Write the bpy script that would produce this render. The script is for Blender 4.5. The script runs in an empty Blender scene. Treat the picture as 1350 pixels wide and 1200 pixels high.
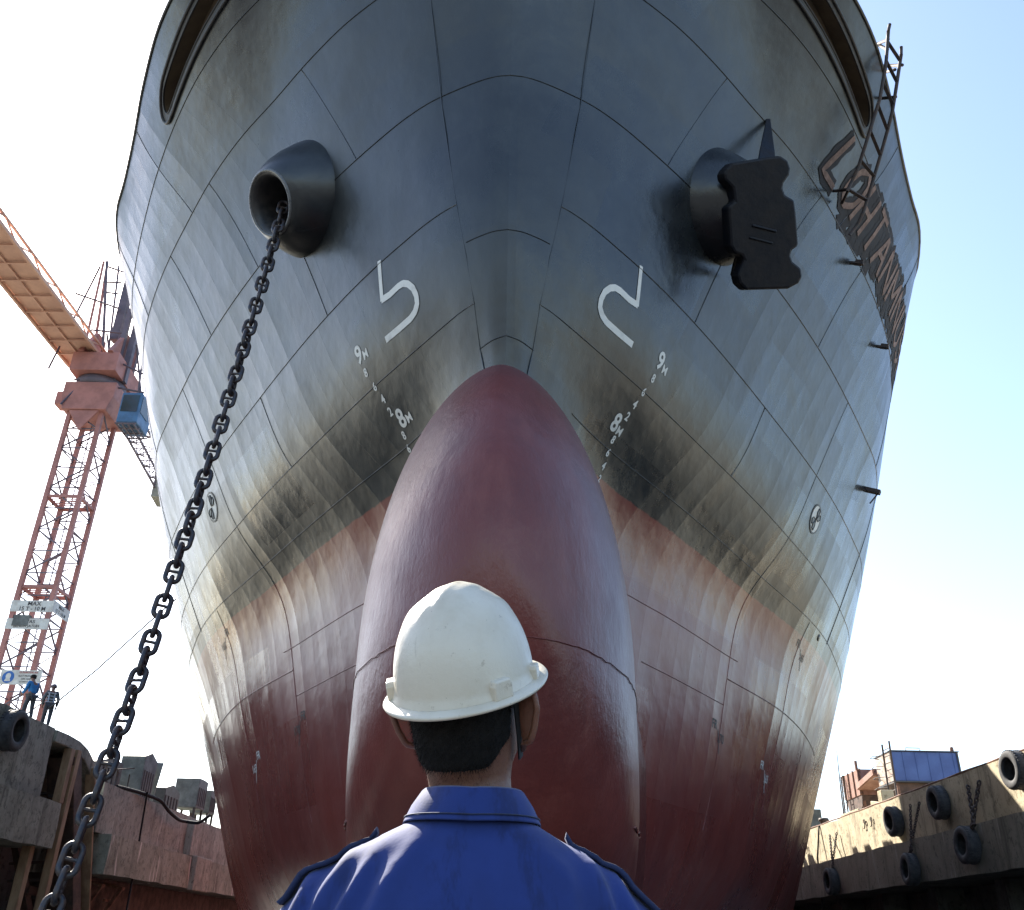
import bpy, math, random
import numpy as np
from mathutils import Vector, Matrix
random.seed(7)
rng = np.random.default_rng(7)
PI = math.pi
ZC = 1.3            # height of the camera above the dock floor; hull heights below are measured from it
scene = bpy.context.scene
COL = scene.collection

# ------------------------------------------------------------------ helpers
def nrm(v):
    v = np.asarray(v, float); return v / (np.linalg.norm(v) + 1e-12)

class MB:
    """collects shapes that become ONE mesh object"""
    def __init__(self):
        self.v = []; self.f = []; self.m = []; self.s = []
    def add(self, vs, fs, mi=0, smooth=False):
        o = len(self.v)
        self.v += [tuple(float(c) for c in p) for p in vs]
        for f in fs:
            self.f.append([i + o for i in f]); self.m.append(mi); self.s.append(smooth)
        return self
    def grid(self, G, mi=0, smooth=True, cu=False, cv=False, flip=False, mask=None, skip=None):
        G = np.asarray(G, float); n, m = G.shape[:2]
        fs = []; mis = []
        for i in range(n if cu else n - 1):
            for j in range(m if cv else m - 1):
                if skip is not None and skip[i, j]: continue
                a = i * m + j; b = i * m + (j + 1) % m
                c = ((i + 1) % n) * m + (j + 1) % m; d = ((i + 1) % n) * m + j
                fs.append([a, d, c, b] if flip else [a, b, c, d])
                mis.append(mi if mask is None else int(mask[i, j]))
        o = len(self.v)
        self.v += [tuple(p) for p in G.reshape(-1, 3).tolist()]
        for f, k in zip(fs, mis):
            self.f.append([q + o for q in f]); self.m.append(k); self.s.append(smooth)
        return self
    def box(self, c, s, R=None, mi=0):
        c = np.asarray(c, float); h = np.asarray(s, float) / 2
        R = np.eye(3) if R is None else np.asarray(R, float)
        vs = [c + R @ (h * np.array([sx, sy, sz])) for sx in (-1, 1) for sy in (-1, 1) for sz in (-1, 1)]
        return self.add(vs, [[0, 1, 3, 2], [4, 6, 7, 5], [0, 4, 5, 1], [2, 3, 7, 6], [0, 2, 6, 4], [1, 5, 7, 3]], mi)
    def bx(self, lo, hi, mi=0):
        lo = np.asarray(lo, float); hi = np.asarray(hi, float)
        return self.box((lo + hi) / 2, abs(hi - lo), None, mi)
    def bar(self, a, b, w, h=None, up=(0, 0, 1), mi=0):
        a = np.asarray(a, float); b = np.asarray(b, float); h = h or w
        d = nrm(b - a); up = np.asarray(up, float)
        if abs(d @ up) > .97: up = np.array([1., 0, 0]) if abs(d[0]) < .9 else np.array([0, 1., 0])
        x = nrm(np.cross(d, up)); z = np.cross(x, d)
        return self.box((a + b) / 2, (w, np.linalg.norm(b - a), h), np.array([x, d, z]).T, mi)
    def tube(self, pts, r, n=8, closed=False, mi=0, caps=True, smooth=True, sq=None):
        P = np.asarray(pts, float); k = len(P)
        r = np.full(k, r) if np.isscalar(r) else np.asarray(r, float)
        if closed: T = np.roll(P, -1, 0) - np.roll(P, 1, 0)
        else:
            T = np.zeros_like(P); T[1:-1] = P[2:] - P[:-2]; T[0] = P[1] - P[0]; T[-1] = P[-1] - P[-2]
        T = T / (np.linalg.norm(T, axis=1, keepdims=True) + 1e-12)
        u = np.cross(T[0], [0, 0, 1.]);
        if np.linalg.norm(u) < .05: u = np.cross(T[0], [1., 0, 0])
        u = nrm(u); G = []
        for i in range(k):
            u = nrm(u - T[i] * (u @ T[i])); w = np.cross(T[i], u)
            a = np.arange(n) * 2 * PI / n
            ring = P[i] + r[i] * (np.outer(np.cos(a), u) + np.outer(np.sin(a), w) * (sq or 1))
            G.append(ring)
        o = len(self.v)
        self.grid(np.array(G), mi, smooth, cu=closed, cv=True, flip=True)
        if caps and not closed:
            self.f.append([o + i for i in range(n)][::-1]); self.m.append(mi); self.s.append(False)
            e = o + (k - 1) * n
            self.f.append([e + i for i in range(n)]); self.m.append(mi); self.s.append(False)
        return self
    def prism(self, poly, o, ex, ey, ez, t0, t1, mi=0):
        o, ex, ey, ez = (np.asarray(q, float) for q in (o, ex, ey, ez))
        n = len(poly)
        A = [o + ex * p + ey * q + ez * t0 for p, q in poly]; B_ = [o + ex * p + ey * q + ez * t1 for p, q in poly]
        fs = [list(range(n))[::-1], [n + i for i in range(n)]]
        fs += [[i, (i + 1) % n, n + (i + 1) % n, n + i] for i in range(n)]
        return self.add(A + B_, fs, mi)
    def lathe(self, prof, c, axis, n=32, mi=0, smooth=True):
        axis = nrm(axis); u = np.cross(axis, [0, 0, 1.])
        if np.linalg.norm(u) < .05: u = np.cross(axis, [1., 0, 0])
        u = nrm(u); w = np.cross(axis, u); c = np.asarray(c, float)
        a = np.arange(n) * 2 * PI / n
        G = [[c + axis * h + r * (math.cos(t) * u + math.sin(t) * w) for t in a] for r, h in prof]
        return self.grid(np.array(G), mi, smooth, cv=True)
    def build(self, name, mats, parent=None, bevel=0, loc=None):
        me = bpy.data.meshes.new(name)
        me.from_pydata(self.v, [], self.f)
        for m in (mats if isinstance(mats, (list, tuple)) else [mats]): me.materials.append(m)
        me.polygons.foreach_set('material_index', self.m)
        me.polygons.foreach_set('use_smooth', self.s)
        me.update()
        o = bpy.data.objects.new(name, me); COL.objects.link(o)
        if loc is not None: o.location = loc
        if parent is not None: attach(o, parent)
        if bevel:
            b = o.modifiers.new('bevel', 'BEVEL'); b.width = bevel; b.segments = 2; b.limit_method = 'ANGLE'; b.angle_limit = .6
        return o

def attach(o, parent):
    o.parent = parent
    M = Matrix.Translation(parent.location)
    p = parent
    while p.parent is not None:
        p = p.parent
    if parent.parent is not None:            # sub-part: its parent mesh sits at the origin of the thing's own inverse
        M = Matrix.Identity(4)
    o.matrix_parent_inverse = M.inverted()

def thing(name, label, cat, loc=(0, 0, 0), group=None):
    o = bpy.data.objects.new(name, None); COL.objects.link(o)
    o.location = loc; o.empty_display_size = .2
    return tag(o, label, cat, group)

def tag(o, label, cat, group=None):
    o['label'] = label; o['category'] = cat
    if group: o['group'] = group
    return o

def struct(o):
    o['kind'] = 'structure'; return o

# ------------------------------------------------------------------ materials
def new_mat(name):
    m = bpy.data.materials.new(name); m.use_nodes = True
    nt = m.node_tree; return m, nt, nt.nodes['Principled BSDF']
def N(nt, typ, **kw):
    n = nt.nodes.new(typ)
    for k, v in kw.items():
        if k.startswith('i_'):
            key = k[2:]; key = int(key) if key.isdigit() else key.replace('_', ' ')
            n.inputs[key].default_value = v
        else: setattr(n, k, v)
    return n
def L(nt, a, b): nt.links.new(a, b)
def mixc(nt, fac, a, b):
    n = nt.nodes.new('ShaderNodeMix'); n.data_type = 'RGBA'
    for s, val in ((n.inputs[0], fac), (n.inputs[6], a), (n.inputs[7], b)):
        if isinstance(val, (tuple, list)): s.default_value = (*val[:3], 1)
        elif isinstance(val, (int, float)): s.default_value = val
        else: L(nt, val, s)
    return n.outputs[2]
def mathn(nt, op, a, b=None, clamp=False):
    n = nt.nodes.new('ShaderNodeMath'); n.operation = op; n.use_clamp = clamp
    for s, val in zip(n.inputs, (a, b)):
        if val is None: continue
        if isinstance(val, (int, float)): s.default_value = val
        else: L(nt, val, s)
    return n.outputs[0]
def ramp(nt, fac, lo, hi):
    n = nt.nodes.new('ShaderNodeMapRange'); n.inputs[1].default_value = lo; n.inputs[2].default_value = hi
    n.interpolation_type = 'SMOOTHSTEP'; L(nt, fac, n.inputs[0]); return n.outputs[0]
def noise(nt, co, scale, detail=4, rough=.6, sc=(1, 1, 1), dist=0):
    mp = N(nt, 'ShaderNodeMapping'); mp.inputs['Scale'].default_value = sc; L(nt, co, mp.inputs[0])
    n = N(nt, 'ShaderNodeTexNoise'); n.inputs['Scale'].default_value = scale; n.inputs['Detail'].default_value = detail
    n.inputs['Roughness'].default_value = rough; n.inputs['Distortion'].default_value = dist
    L(nt, mp.outputs[0], n.inputs['Vector']); return n.outputs['Fac']
def coords(nt): return N(nt, 'ShaderNodeTexCoord').outputs['Object']

def simple(name, c1, c2=None, rough=.6, scale=6, metal=0, bump=.0, bscale=30, sc=(1, 1, 1), lo=.35, hi=.65, spec=.5):
    m, nt, p = new_mat(name); co = coords(nt)
    c2 = c2 or tuple(c * .7 for c in c1)
    f = ramp(nt, noise(nt, co, scale, 5, .65, sc), lo, hi)
    L(nt, mixc(nt, f, c1, c2), p.inputs['Base Color'])
    p.inputs['Metallic'].default_value = metal; p.inputs['Specular IOR Level'].default_value = spec
    r = mathn(nt, 'MULTIPLY_ADD', f, .15); r.node.inputs[2].default_value = rough - .07
    L(nt, r, p.inputs['Roughness'])
    if bump:
        b = N(nt, 'ShaderNodeBump'); b.inputs['Strength'].default_value = 1; b.inputs['Distance'].default_value = bump
        L(nt, noise(nt, co, bscale, 4, .6), b.inputs['Height']); L(nt, b.outputs[0], p.inputs['Normal'])
    return m

def concrete(name, base, dark, stain, white=.0, bump=.03):
    m, nt, p = new_mat(name); co = coords(nt)
    f1 = ramp(nt, noise(nt, co, .55, 6, .7), .35, .7)
    c = mixc(nt, f1, base, dark)
    st = ramp(nt, noise(nt, co, 1.6, 5, .7, (1, 1, .12)), .5, .72)          # drip stains
    c = mixc(nt, mathn(nt, 'MULTIPLY', st, .75), c, stain)
    pit = ramp(nt, noise(nt, co, 4.2, 8, .82, (1, 1, .8), .6), .52, .6)
    c = mixc(nt, mathn(nt, 'MULTIPLY', pit, .72), c, tuple(x * .45 for x in dark))
    if white:
        w = ramp(nt, noise(nt, co, 2.2, 4, .7, (1, 1, .08)), .58, .68)
        c = mixc(nt, mathn(nt, 'MULTIPLY', w, white), c, (.62, .6, .54))
    L(nt, c, p.inputs['Base Color']); p.inputs['Roughness'].default_value = .9
    p.inputs['Specular IOR Level'].default_value = .25
    b = N(nt, 'ShaderNodeBump'); b.inputs['Distance'].default_value = bump; b.inputs['Strength'].default_value = .8
    h = mathn(nt, 'ADD', noise(nt, co, 3.2, 8, .75), mathn(nt, 'MULTIPLY', pit, -.35))
    L(nt, h, b.inputs['Height']); L(nt, b.outputs[0], p.inputs['Normal'])
    return m

M = {}
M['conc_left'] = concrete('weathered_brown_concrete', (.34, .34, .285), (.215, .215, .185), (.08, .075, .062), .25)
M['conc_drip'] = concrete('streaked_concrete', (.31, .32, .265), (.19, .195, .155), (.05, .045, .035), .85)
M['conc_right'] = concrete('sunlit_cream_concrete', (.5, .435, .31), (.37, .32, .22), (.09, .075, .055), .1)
M['conc_beam'] = concrete('shade_grey_beam_concrete', (.29, .27, .22), (.21, .195, .155), (.07, .062, .05), .3)  # beam concrete greyed in colour to read as the shaded step
M['conc_dark'] = concrete('shade_dark_concrete', (.17, .165, .155), (.1, .097, .09), (.045, .042, .04))  # recess concrete, colour darkened for the shade under the ledges
M['conc_floor'] = concrete('dock_floor_concrete', (.1, .1, .1), (.065, .065, .065), (.035, .035, .035))
M['rust_edgelight'] = simple('tan_rusty_channel_and_edge_light', (.33, .22, .13), (.2, .12, .07), .8, 2.5, bump=.01, sc=(1, 1, .3))  # rusty fender posts, and the bar that paints the bay's edge light
M['darkrust'] = simple('dark_rust_plate', (.09, .05, .035), (.045, .03, .025), .8, 2, bump=.01)
M['rust'] = simple('rusty_steel', (.2, .1, .06), (.1, .05, .035), .8, 5, bump=.004)
M['pinksteel'] = simple('faded_rusty_pink_paint', (.27, .15, .115), (.19, .09, .06), .7, 1.5, bump=.004)
M['tankblue'] = simple('blue_tank_paint', (.045, .09, .27), (.035, .07, .22), .5, .9)
M['tankwhite'] = simple('pale_flaking_tank_paint', (.36, .33, .29), (.27, .18, .13), .7, 2)
M['black'] = simple('black_rubber', (.028, .03, .036), (.05, .05, .055), .75, 9, bump=.004, bscale=40)
M['tyre'] = simple('worn_tyre_rubber', (.03, .032, .038), (.075, .075, .078), .8, 4, bump=.006, bscale=25)
M['blacksteel'] = simple('black_painted_steel', (.022, .024, .028), (.045, .042, .042), .5, 6, bump=.003, bscale=12)
M['anchor'] = simple('black_anchor_paint', (.004, .006, .011), (.012, .011, .013), .5, 3, bump=.006, bscale=9, spec=.22)
M['chain'] = simple('tarred_chain_steel', (.018, .022, .032), (.06, .038, .028), .45, 14, bump=.003, bscale=60)
M['darkmetal'] = simple('dark_scaffold_steel', (.03, .026, .028), (.07, .045, .035), .7, 8)
M['cranered'] = simple('pale_red_crane_paint', (.4, .17, .14), (.3, .13, .11), .65, 1.2)  # pale red mottled with a slightly darker red
M['cranedark'] = simple('dark_crane_steel', (.13, .1, .12), (.09, .075, .095), .6, 1.2)
M['craneyellow'] = simple('pale_orange_jib_paint', (.55, .32, .22), (.45, .26, .19), .65, .8)  # pale orange mottled with a slightly darker orange
M['cabblue'] = simple('crane_cab_blue_paint', (.06, .15, .28), (.05, .11, .2), .5, 2)
M['glass'] = simple('cab_glass', (.03, .05, .06), (.04, .06, .08), .12, 1)
M['greybox'] = simple('grey_green_machine_paint', (.14, .15, .14), (.08, .085, .08), .7, 1.6)
M['signwhite'] = simple('weathered_white_sign', (.62, .62, .58), (.48, .46, .42), .7, 2)
M['ink'] = simple('sign_lettering', (.05, .045, .05), (.08, .07, .07), .7, 8)
M['signblue'] = simple('mandatory_sign_blue', (.03, .13, .4), (.03, .11, .34), .6, 3)
M['signred'] = simple('sign_red_lettering', (.35, .06, .05), (.3, .06, .05), .6, 3)
M['markwhite'] = simple('white_hull_marking', (.72, .71, .66), (.55, .54, .5), .6, 4, lo=.45, hi=.8)
M['markgrey'] = simple('grey_hull_marking', (.3, .32, .31), (.2, .21, .21), .6, 5)
M['weld'] = simple('dark_weld_seam', (.012, .013, .015), (.03, .03, .03), .5, 10)
M['weldhi'] = simple('painted_weld_bead', (.09, .095, .1), (.14, .14, .14), .3, 10)
M['soot'] = simple('charred_paint_patch', (.012, .013, .018), (.028, .027, .03), .85, 3)
M['letter'] = simple('rusty_brown_letter', (.2, .125, .095), (.12, .075, .06), .75, 5, bump=.004)
M['slotbrown'] = simple('brown_primer_inside_port', (.13, .095, .06), (.08, .06, .045), .7, .8)
M['hair'] = simple('short_black_hair', (.008, .007, .007), (.014, .012, .011), .75, 60, bump=.002, bscale=420, spec=.2)
M['helmet'] = simple('white_hard_hat_plastic', (.63, .58, .5), (.52, .45, .36), .3, 9, lo=.48, hi=.8)
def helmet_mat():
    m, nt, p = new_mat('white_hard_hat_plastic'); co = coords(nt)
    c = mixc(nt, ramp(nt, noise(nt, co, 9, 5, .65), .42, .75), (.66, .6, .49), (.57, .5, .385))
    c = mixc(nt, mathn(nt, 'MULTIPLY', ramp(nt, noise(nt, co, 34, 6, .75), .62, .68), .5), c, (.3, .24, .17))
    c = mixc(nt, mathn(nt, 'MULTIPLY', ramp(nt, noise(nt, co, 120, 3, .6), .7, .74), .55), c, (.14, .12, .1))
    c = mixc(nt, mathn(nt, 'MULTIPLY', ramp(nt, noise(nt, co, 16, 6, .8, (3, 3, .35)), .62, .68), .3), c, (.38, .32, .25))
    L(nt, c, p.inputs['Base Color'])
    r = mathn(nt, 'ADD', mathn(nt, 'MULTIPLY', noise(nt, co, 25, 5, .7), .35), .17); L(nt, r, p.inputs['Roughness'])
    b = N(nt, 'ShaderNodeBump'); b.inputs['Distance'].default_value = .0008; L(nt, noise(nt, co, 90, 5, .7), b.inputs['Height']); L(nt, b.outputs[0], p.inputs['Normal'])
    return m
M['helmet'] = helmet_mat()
M['strap'] = simple('black_chin_strap', (.008, .008, .009), (.014, .014, .014), .8, 20)
M['boot'] = simple('black_boot_leather', (.015, .013, .012), (.03, .026, .022), .6, 10)
M['jacketblue'] = simple('bright_blue_jacket', (.02, .17, .42), (.015, .13, .34), .8, 6)
M['trousers'] = simple('dark_grey_trousers', (.05, .055, .07), (.035, .04, .05), .85, 6)
M['vestgrey'] = simple('dark_grey_work_jacket', (.09, .1, .11), (.06, .065, .07), .85, 6)
M['vestband'] = simple('pale_reflective_band', (.45, .5, .58), (.35, .4, .5), .5, 6)
M['cable'] = simple('black_cable', (.01, .01, .012), (.02, .02, .023), .8, 10, spec=.2)
M['rope'] = simple('steel_guy_wire', (.1, .09, .085), (.06, .055, .05), .7, 10)

def skin_mat():
    m, nt, p = new_mat('brown_skin'); co = coords(nt)
    f = ramp(nt, noise(nt, co, 22, 4, .6), .3, .7)
    L(nt, mixc(nt, f, (.2, .092, .058), (.15, .065, .042)), p.inputs['Base Color'])
    p.inputs['Roughness'].default_value = .48
    p.inputs['Subsurface Weight'].default_value = .18; p.inputs['Subsurface Radius'].default_value = (.012, .004, .002)
    p.inputs['Subsurface Scale'].default_value = 1
    b = N(nt, 'ShaderNodeBump'); b.inputs['Distance'].default_value = .0006; L(nt, noise(nt, co, 260, 3), b.inputs['Height'])
    L(nt, b.outputs[0], p.inputs['Normal']); return m
M['skin'] = skin_mat()

def cloth_mat(name, c1, c2):
    m, nt, p = new_mat(name); co = coords(nt)
    f = ramp(nt, noise(nt, co, 7, 5, .65), .35, .75)
    c = mixc(nt, f, c1, c2)
    st = ramp(nt, noise(nt, co, 11, 5, .75, (1.6, 1, .4)), .52, .68)
    c = mixc(nt, mathn(nt, 'MULTIPLY', st, .55), c, tuple(x * .4 for x in c1))
    L(nt, c, p.inputs['Base Color']); p.inputs['Roughness'].default_value = .78
    p.inputs['Sheen Weight'].default_value = .12; p.inputs['Sheen Roughness'].default_value = .5
    p.inputs['Specular IOR Level'].default_value = .3
    b = N(nt, 'ShaderNodeBump'); b.inputs['Distance'].default_value = .0012; b.inputs['Strength'].default_value = .5
    w = N(nt, 'ShaderNodeTexWave'); w.inputs['Scale'].default_value = 190; w.inputs['Distortion'].default_value = 1.5
    w.bands_direction = 'DIAGONAL'; L(nt, co, w.inputs['Vector'])
    h = mathn(nt, 'ADD', mathn(nt, 'MULTIPLY', w.outputs['Fac'], .07), noise(nt, co, 30, 4, .6))
    L(nt, h, b.inputs['Height']); L(nt, b.outputs[0], p.inputs['Normal']); return m
M['blue'] = cloth_mat('royal_blue_coverall_cloth', (.011, .028, .14), (.015, .036, .175))
M['navy'] = cloth_mat('navy_epaulette_cloth', (.012, .02, .06), (.018, .028, .08))

def hull_mat(name):
    m, nt, p = new_mat(name); co = coords(nt)
    sx = N(nt, 'ShaderNodeSeparateXYZ'); L(nt, co, sx.inputs[0])
    X, Y, Z = sx.outputs
    # topside black, greyed by weather; antifouling red below the boot top
    fa = ramp(nt, noise(nt, co, .28, 6, .65), .38, .66)
    fb = ramp(nt, noise(nt, co, 1.3, 7, .72, (1, 1, .55)), .42, .7)
    blk = mixc(nt, fa, (.007, .0095, .014), (.017, .021, .025))
    blk = mixc(nt, mathn(nt, 'MULTIPLY', fb, .45), blk, (.042, .048, .048))
    ch_ = ramp(nt, noise(nt, co, 7, 8, .8), .66, .69)
    blk = mixc(nt, mathn(nt, 'MULTIPLY', ch_, .6), blk, (.1, .105, .1))
    ru_ = mathn(nt, 'MULTIPLY', ramp(nt, noise(nt, co, 5, 5, .8, (1, 1, .14)), .64, .72), ramp(nt, noise(nt, co, .5, 3), .5, .6))
    blk = mixc(nt, mathn(nt, 'MULTIPLY', ru_, .25), blk, (.1, .06, .04))
    sc_ = ramp(nt, noise(nt, co, 4.5, 5, .75, (1, 1, .3)), .62, .7)
    blk = mixc(nt, mathn(nt, 'MULTIPLY', sc_, .5), blk, (.012, .013, .015))
    rd = mixc(nt, fa, (.2, .043, .033), (.15, .034, .03))
    rd = mixc(nt, mathn(nt, 'MULTIPLY', fb, .45), rd, (.24, .085, .07))
    edge = mathn(nt, 'ADD', Z, mathn(nt, 'MULTIPLY', noise(nt, co, 2.5, 5, .7), .09))
    isred = ramp(nt, edge, 8.87, 8.845)
    nz = N(nt, 'ShaderNodeMapRange'); nz.inputs[1].default_value = 8.83; nz.inputs[2].default_value = 8.86
    L(nt, edge, nz.inputs[0])
    bulb = 0.0
    zc_ = mathn(nt, 'FLOOR', mathn(nt, 'MULTIPLY', Z, 1 / 1.9)); yc_ = mathn(nt, 'FLOOR', mathn(nt, 'ADD', mathn(nt, 'MULTIPLY', Y, 1 / 2.48), mathn(nt, 'MULTIPLY', zc_, .37)))
    cv2 = N(nt, 'ShaderNodeCombineXYZ'); L(nt, yc_, cv2.inputs[0]); L(nt, zc_, cv2.inputs[1]); L(nt, mathn(nt, 'SIGN', X), cv2.inputs[2])
    pn = N(nt, 'ShaderNodeTexWhiteNoise'); pn.noise_dimensions = '3D'; L(nt, cv2.outputs[0], pn.inputs['Vector'])
    blk = mixc(nt, mathn(nt, 'MULTIPLY', pn.outputs[0], .35), blk, (.035, .039, .038))
    c = mixc(nt, nz.outputs[0], rd, blk)
    L(nt, c, p.inputs['Base Color'])
    # gloss varies in patches and in vertical wipes
    g = mathn(nt, 'ADD', mathn(nt, 'MULTIPLY', noise(nt, co, .6, 6, .7), .2), mathn(nt, 'MULTIPLY', noise(nt, co, 3, 5, .7, (1, 1, .1)), .2))
    r = mathn(nt, 'ADD', g, mathn(nt, 'ADD', mathn(nt, 'MULTIPLY', pn.outputs[0], .12), .05))
    L(nt, r, p.inputs['Roughness']); p.inputs['Specular IOR Level'].default_value = .58
    # plating dished between the frames, plus brush and orange-peel texture
    yy = mathn(nt, 'MULTIPLY', Y, 1 / .62); cell = mathn(nt, 'FLOOR', yy); fr = mathn(nt, 'SUBTRACT', mathn(nt, 'FRACT', yy), .5)
    wn = N(nt, 'ShaderNodeTexWhiteNoise'); wn.noise_dimensions = '1D'; L(nt, cell, wn.inputs['W'])
    aft = ramp(nt, Y, 12.5, 16.0)
    amp = mathn(nt, 'MULTIPLY', aft, mathn(nt, 'ADD', noise(nt, co, .35, 3, .5), .15))
    dish = mathn(nt, 'MULTIPLY', mathn(nt, 'MULTIPLY', fr, fr), .038)
    tilt = mathn(nt, 'MULTIPLY', fr, mathn(nt, 'MULTIPLY', mathn(nt, 'SUBTRACT', wn.outputs[0], .5), .105))
    h = mathn(nt, 'MULTIPLY', mathn(nt, 'ADD', dish, tilt), amp)
    h = mathn(nt, 'ADD', h, mathn(nt, 'MULTIPLY', noise(nt, co, .9, 3, .5), .032))
    h = mathn(nt, 'ADD', h, mathn(nt, 'MULTIPLY', noise(nt, co, 6, 5, .65, (1, 1, .5)), .003))
    h = mathn(nt, 'ADD', h, mathn(nt, 'MULTIPLY', noise(nt, co, 28, 3, .6, (1, 1, .4)), .0011))
    b = N(nt, 'ShaderNodeBump'); b.inputs['Distance'].default_value = 1.0; b.inputs['Strength'].default_value = 1.0
    L(nt, h, b.inputs['Height']); L(nt, b.outputs[0], p.inputs['Normal'])
    return m
M['hull'] = hull_mat('ship_side_paint')

def red_mat():
    m, nt, p = new_mat('bulb_antifouling_red'); co = coords(nt)
    fa = ramp(nt, noise(nt, co, .45, 6, .65), .38, .66)
    rd = mixc(nt, fa, (.155, .034, .027), (.11, .026, .023))
    fb = ramp(nt, noise(nt, co, 2.2, 6, .7, (1, 1, .3)), .48, .7)
    rd = mixc(nt, mathn(nt, 'MULTIPLY', fb, .4), rd, (.22, .07, .055))
    L(nt, rd, p.inputs['Base Color'])
    r = mathn(nt, 'ADD', mathn(nt, 'MULTIPLY', noise(nt, co, 1.2, 6, .7), .3), .2)
    L(nt, r, p.inputs['Roughness']); p.inputs['Specular IOR Level'].default_value = .5
    h = mathn(nt, 'MULTIPLY', noise(nt, co, .8, 3, .5), .04)
    h = mathn(nt, 'ADD', h, mathn(nt, 'MULTIPLY', noise(nt, co, 6, 5, .65, (1, 1, .5)), .011))
    h = mathn(nt, 'ADD', h, mathn(nt, 'MULTIPLY', noise(nt, co, 24, 4, .65, (1, 1, .6)), .0042))
    b = N(nt, 'ShaderNodeBump'); b.inputs['Distance'].default_value = 1.0; L(nt, h, b.inputs['Height'])
    L(nt, b.outputs[0], p.inputs['Normal']); return m
M['bulb'] = red_mat()

# ------------------------------------------------------------------ hull form
def xc(d): return -0.12 + .02 * (np.asarray(d, float) - 12)
def pchip(x,y,xq):
    x=np.asarray(x,float);y=np.asarray(y,float);xq=np.asarray(xq,float)
    h=np.diff(x);d=np.diff(y)/h
    m=np.zeros_like(y)
    w1=2*h[1:]+h[:-1];w2=h[1:]+2*h[:-1]
    ok=(d[:-1]*d[1:])>0
    with np.errstate(all='ignore'):
        mm=(w1+w2)/(w1/d[:-1]+w2/d[1:])
    m[1:-1]=np.where(ok,mm,0)
    m[0]=d[0];m[-1]=d[-1]
    i=np.clip(np.searchsorted(x,xq)-1,0,len(x)-2)
    t=(xq-x[i])/h[i]
    t=np.clip(t,-0.5,1.5)
    h00=2*t**3-3*t**2+1;h10=t**3-2*t**2+t;h01=-2*t**3+3*t**2;h11=t**3-t**2
    return h00*y[i]+h10*h[i]*m[i]+h01*y[i+1]+h11*h[i]*m[i+1]
# waterlines: height above camera -> (half breadth, distance)
WL={
18.2:[(0,9.1),(1.2,9.28),(3,9.95),(5,10.83),(7.24,12.65),(10.33,17.9),(12.2,22.3),(12.45,25)],
15.3:[(0,9.95),(1.2,10.25),(3.08,11.5),(5,13.5),(6.37,15),(8.74,18.35),(9.55,19.6),(11.2,23),(12.25,27),(12.45,30)],
12.86:[(0,10.68),(1.1,11.1),(3.15,12.9),(6.1,16.55),(9.35,21.8),(11.9,27.6),(12.45,33)],
10.6:[(0,10.98),(.75,11.3),(2.31,12.9),(3.18,14),(6.22,18.56),(7.69,20.9),(9.3,23.8),(11.8,30.2),(12.45,36)],
8.9:[(0,11.4),(.41,11.6),(1.2,12.5),(2.42,14.1),(3.3,15.4),(6.45,20.15),(9.25,25),(11.65,31.8),(12.45,38.5)],
7.9:[(0,11.75),(.4,12.2),(1.73,14.6),(3.57,17.3),(5.6,20.4),(7.2,22.97),(9.25,26.4),(11.6,32.8),(12.45,40.5)],
7.4:[(0,11.95),(.4,12.6),(1.66,15.2),(3.62,18),(5.85,21.5),(7.6,24.2),(9.25,27.0),(11.5,33.6),(12.45,42)],
5.5:[(0,12.3),(.4,13),(1.5,15.6),(3.3,18.3),(5.0,20.9),(7.15,24.15),(8.75,27.6),(10.1,31.8),(11.45,36),(12.45,45)],
3.5:[(0,12.5),(.4,13.4),(1.3,15.6),(2.9,18.3),(4.55,20.9),(6.4,24.15),(7.9,27.5),(9.75,33),(11.2,38),(12.45,49)],
1.4:[(0,12.7),(.4,13.8),(1.2,15.6),(2.4,18.3),(3.9,20.9),(5.7,24.15),(7.2,27.5),(9.0,33),(10.7,38.5),(11.7,43),(12.45,51)],
-0.2:[(0,13),(.4,14.6),(1.0,16.5),(1.8,18.8),(3.0,21.3),(4.6,24.8),(6,28),(8,33.5),(10,39.5),(11.4,44.5),(12.45,53)]}
ZS=np.array(sorted(WL))
BG=np.array([0,.2,.4,.7,1,1.4,1.9,2.5,3.2,4,5,6,7,8,9,10,10.8,11.4,11.8,12.15,12.45])
def _row(z):
    p=WL[z];b=[-q[0] for q in p[:0:-1]]+[q[0] for q in p];d=[q[1] for q in p[:0:-1]]+[q[1] for q in p]
    b=np.array(b);d=np.array(d)
    return pchip(b,d,BG)
TAB=np.array([_row(z) for z in ZS])
# dense bicubic-ish table
BF=np.concatenate([np.linspace(0,12,241),np.linspace(12.02,12.45,22)])
ZF=np.linspace(-.2,18.2,369)
_t1=np.array([pchip(BG,r,BF) for r in TAB])          # along b
GRID=np.array([pchip(ZS,_t1[:,j],ZF) for j in range(len(BF))]).T
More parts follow.
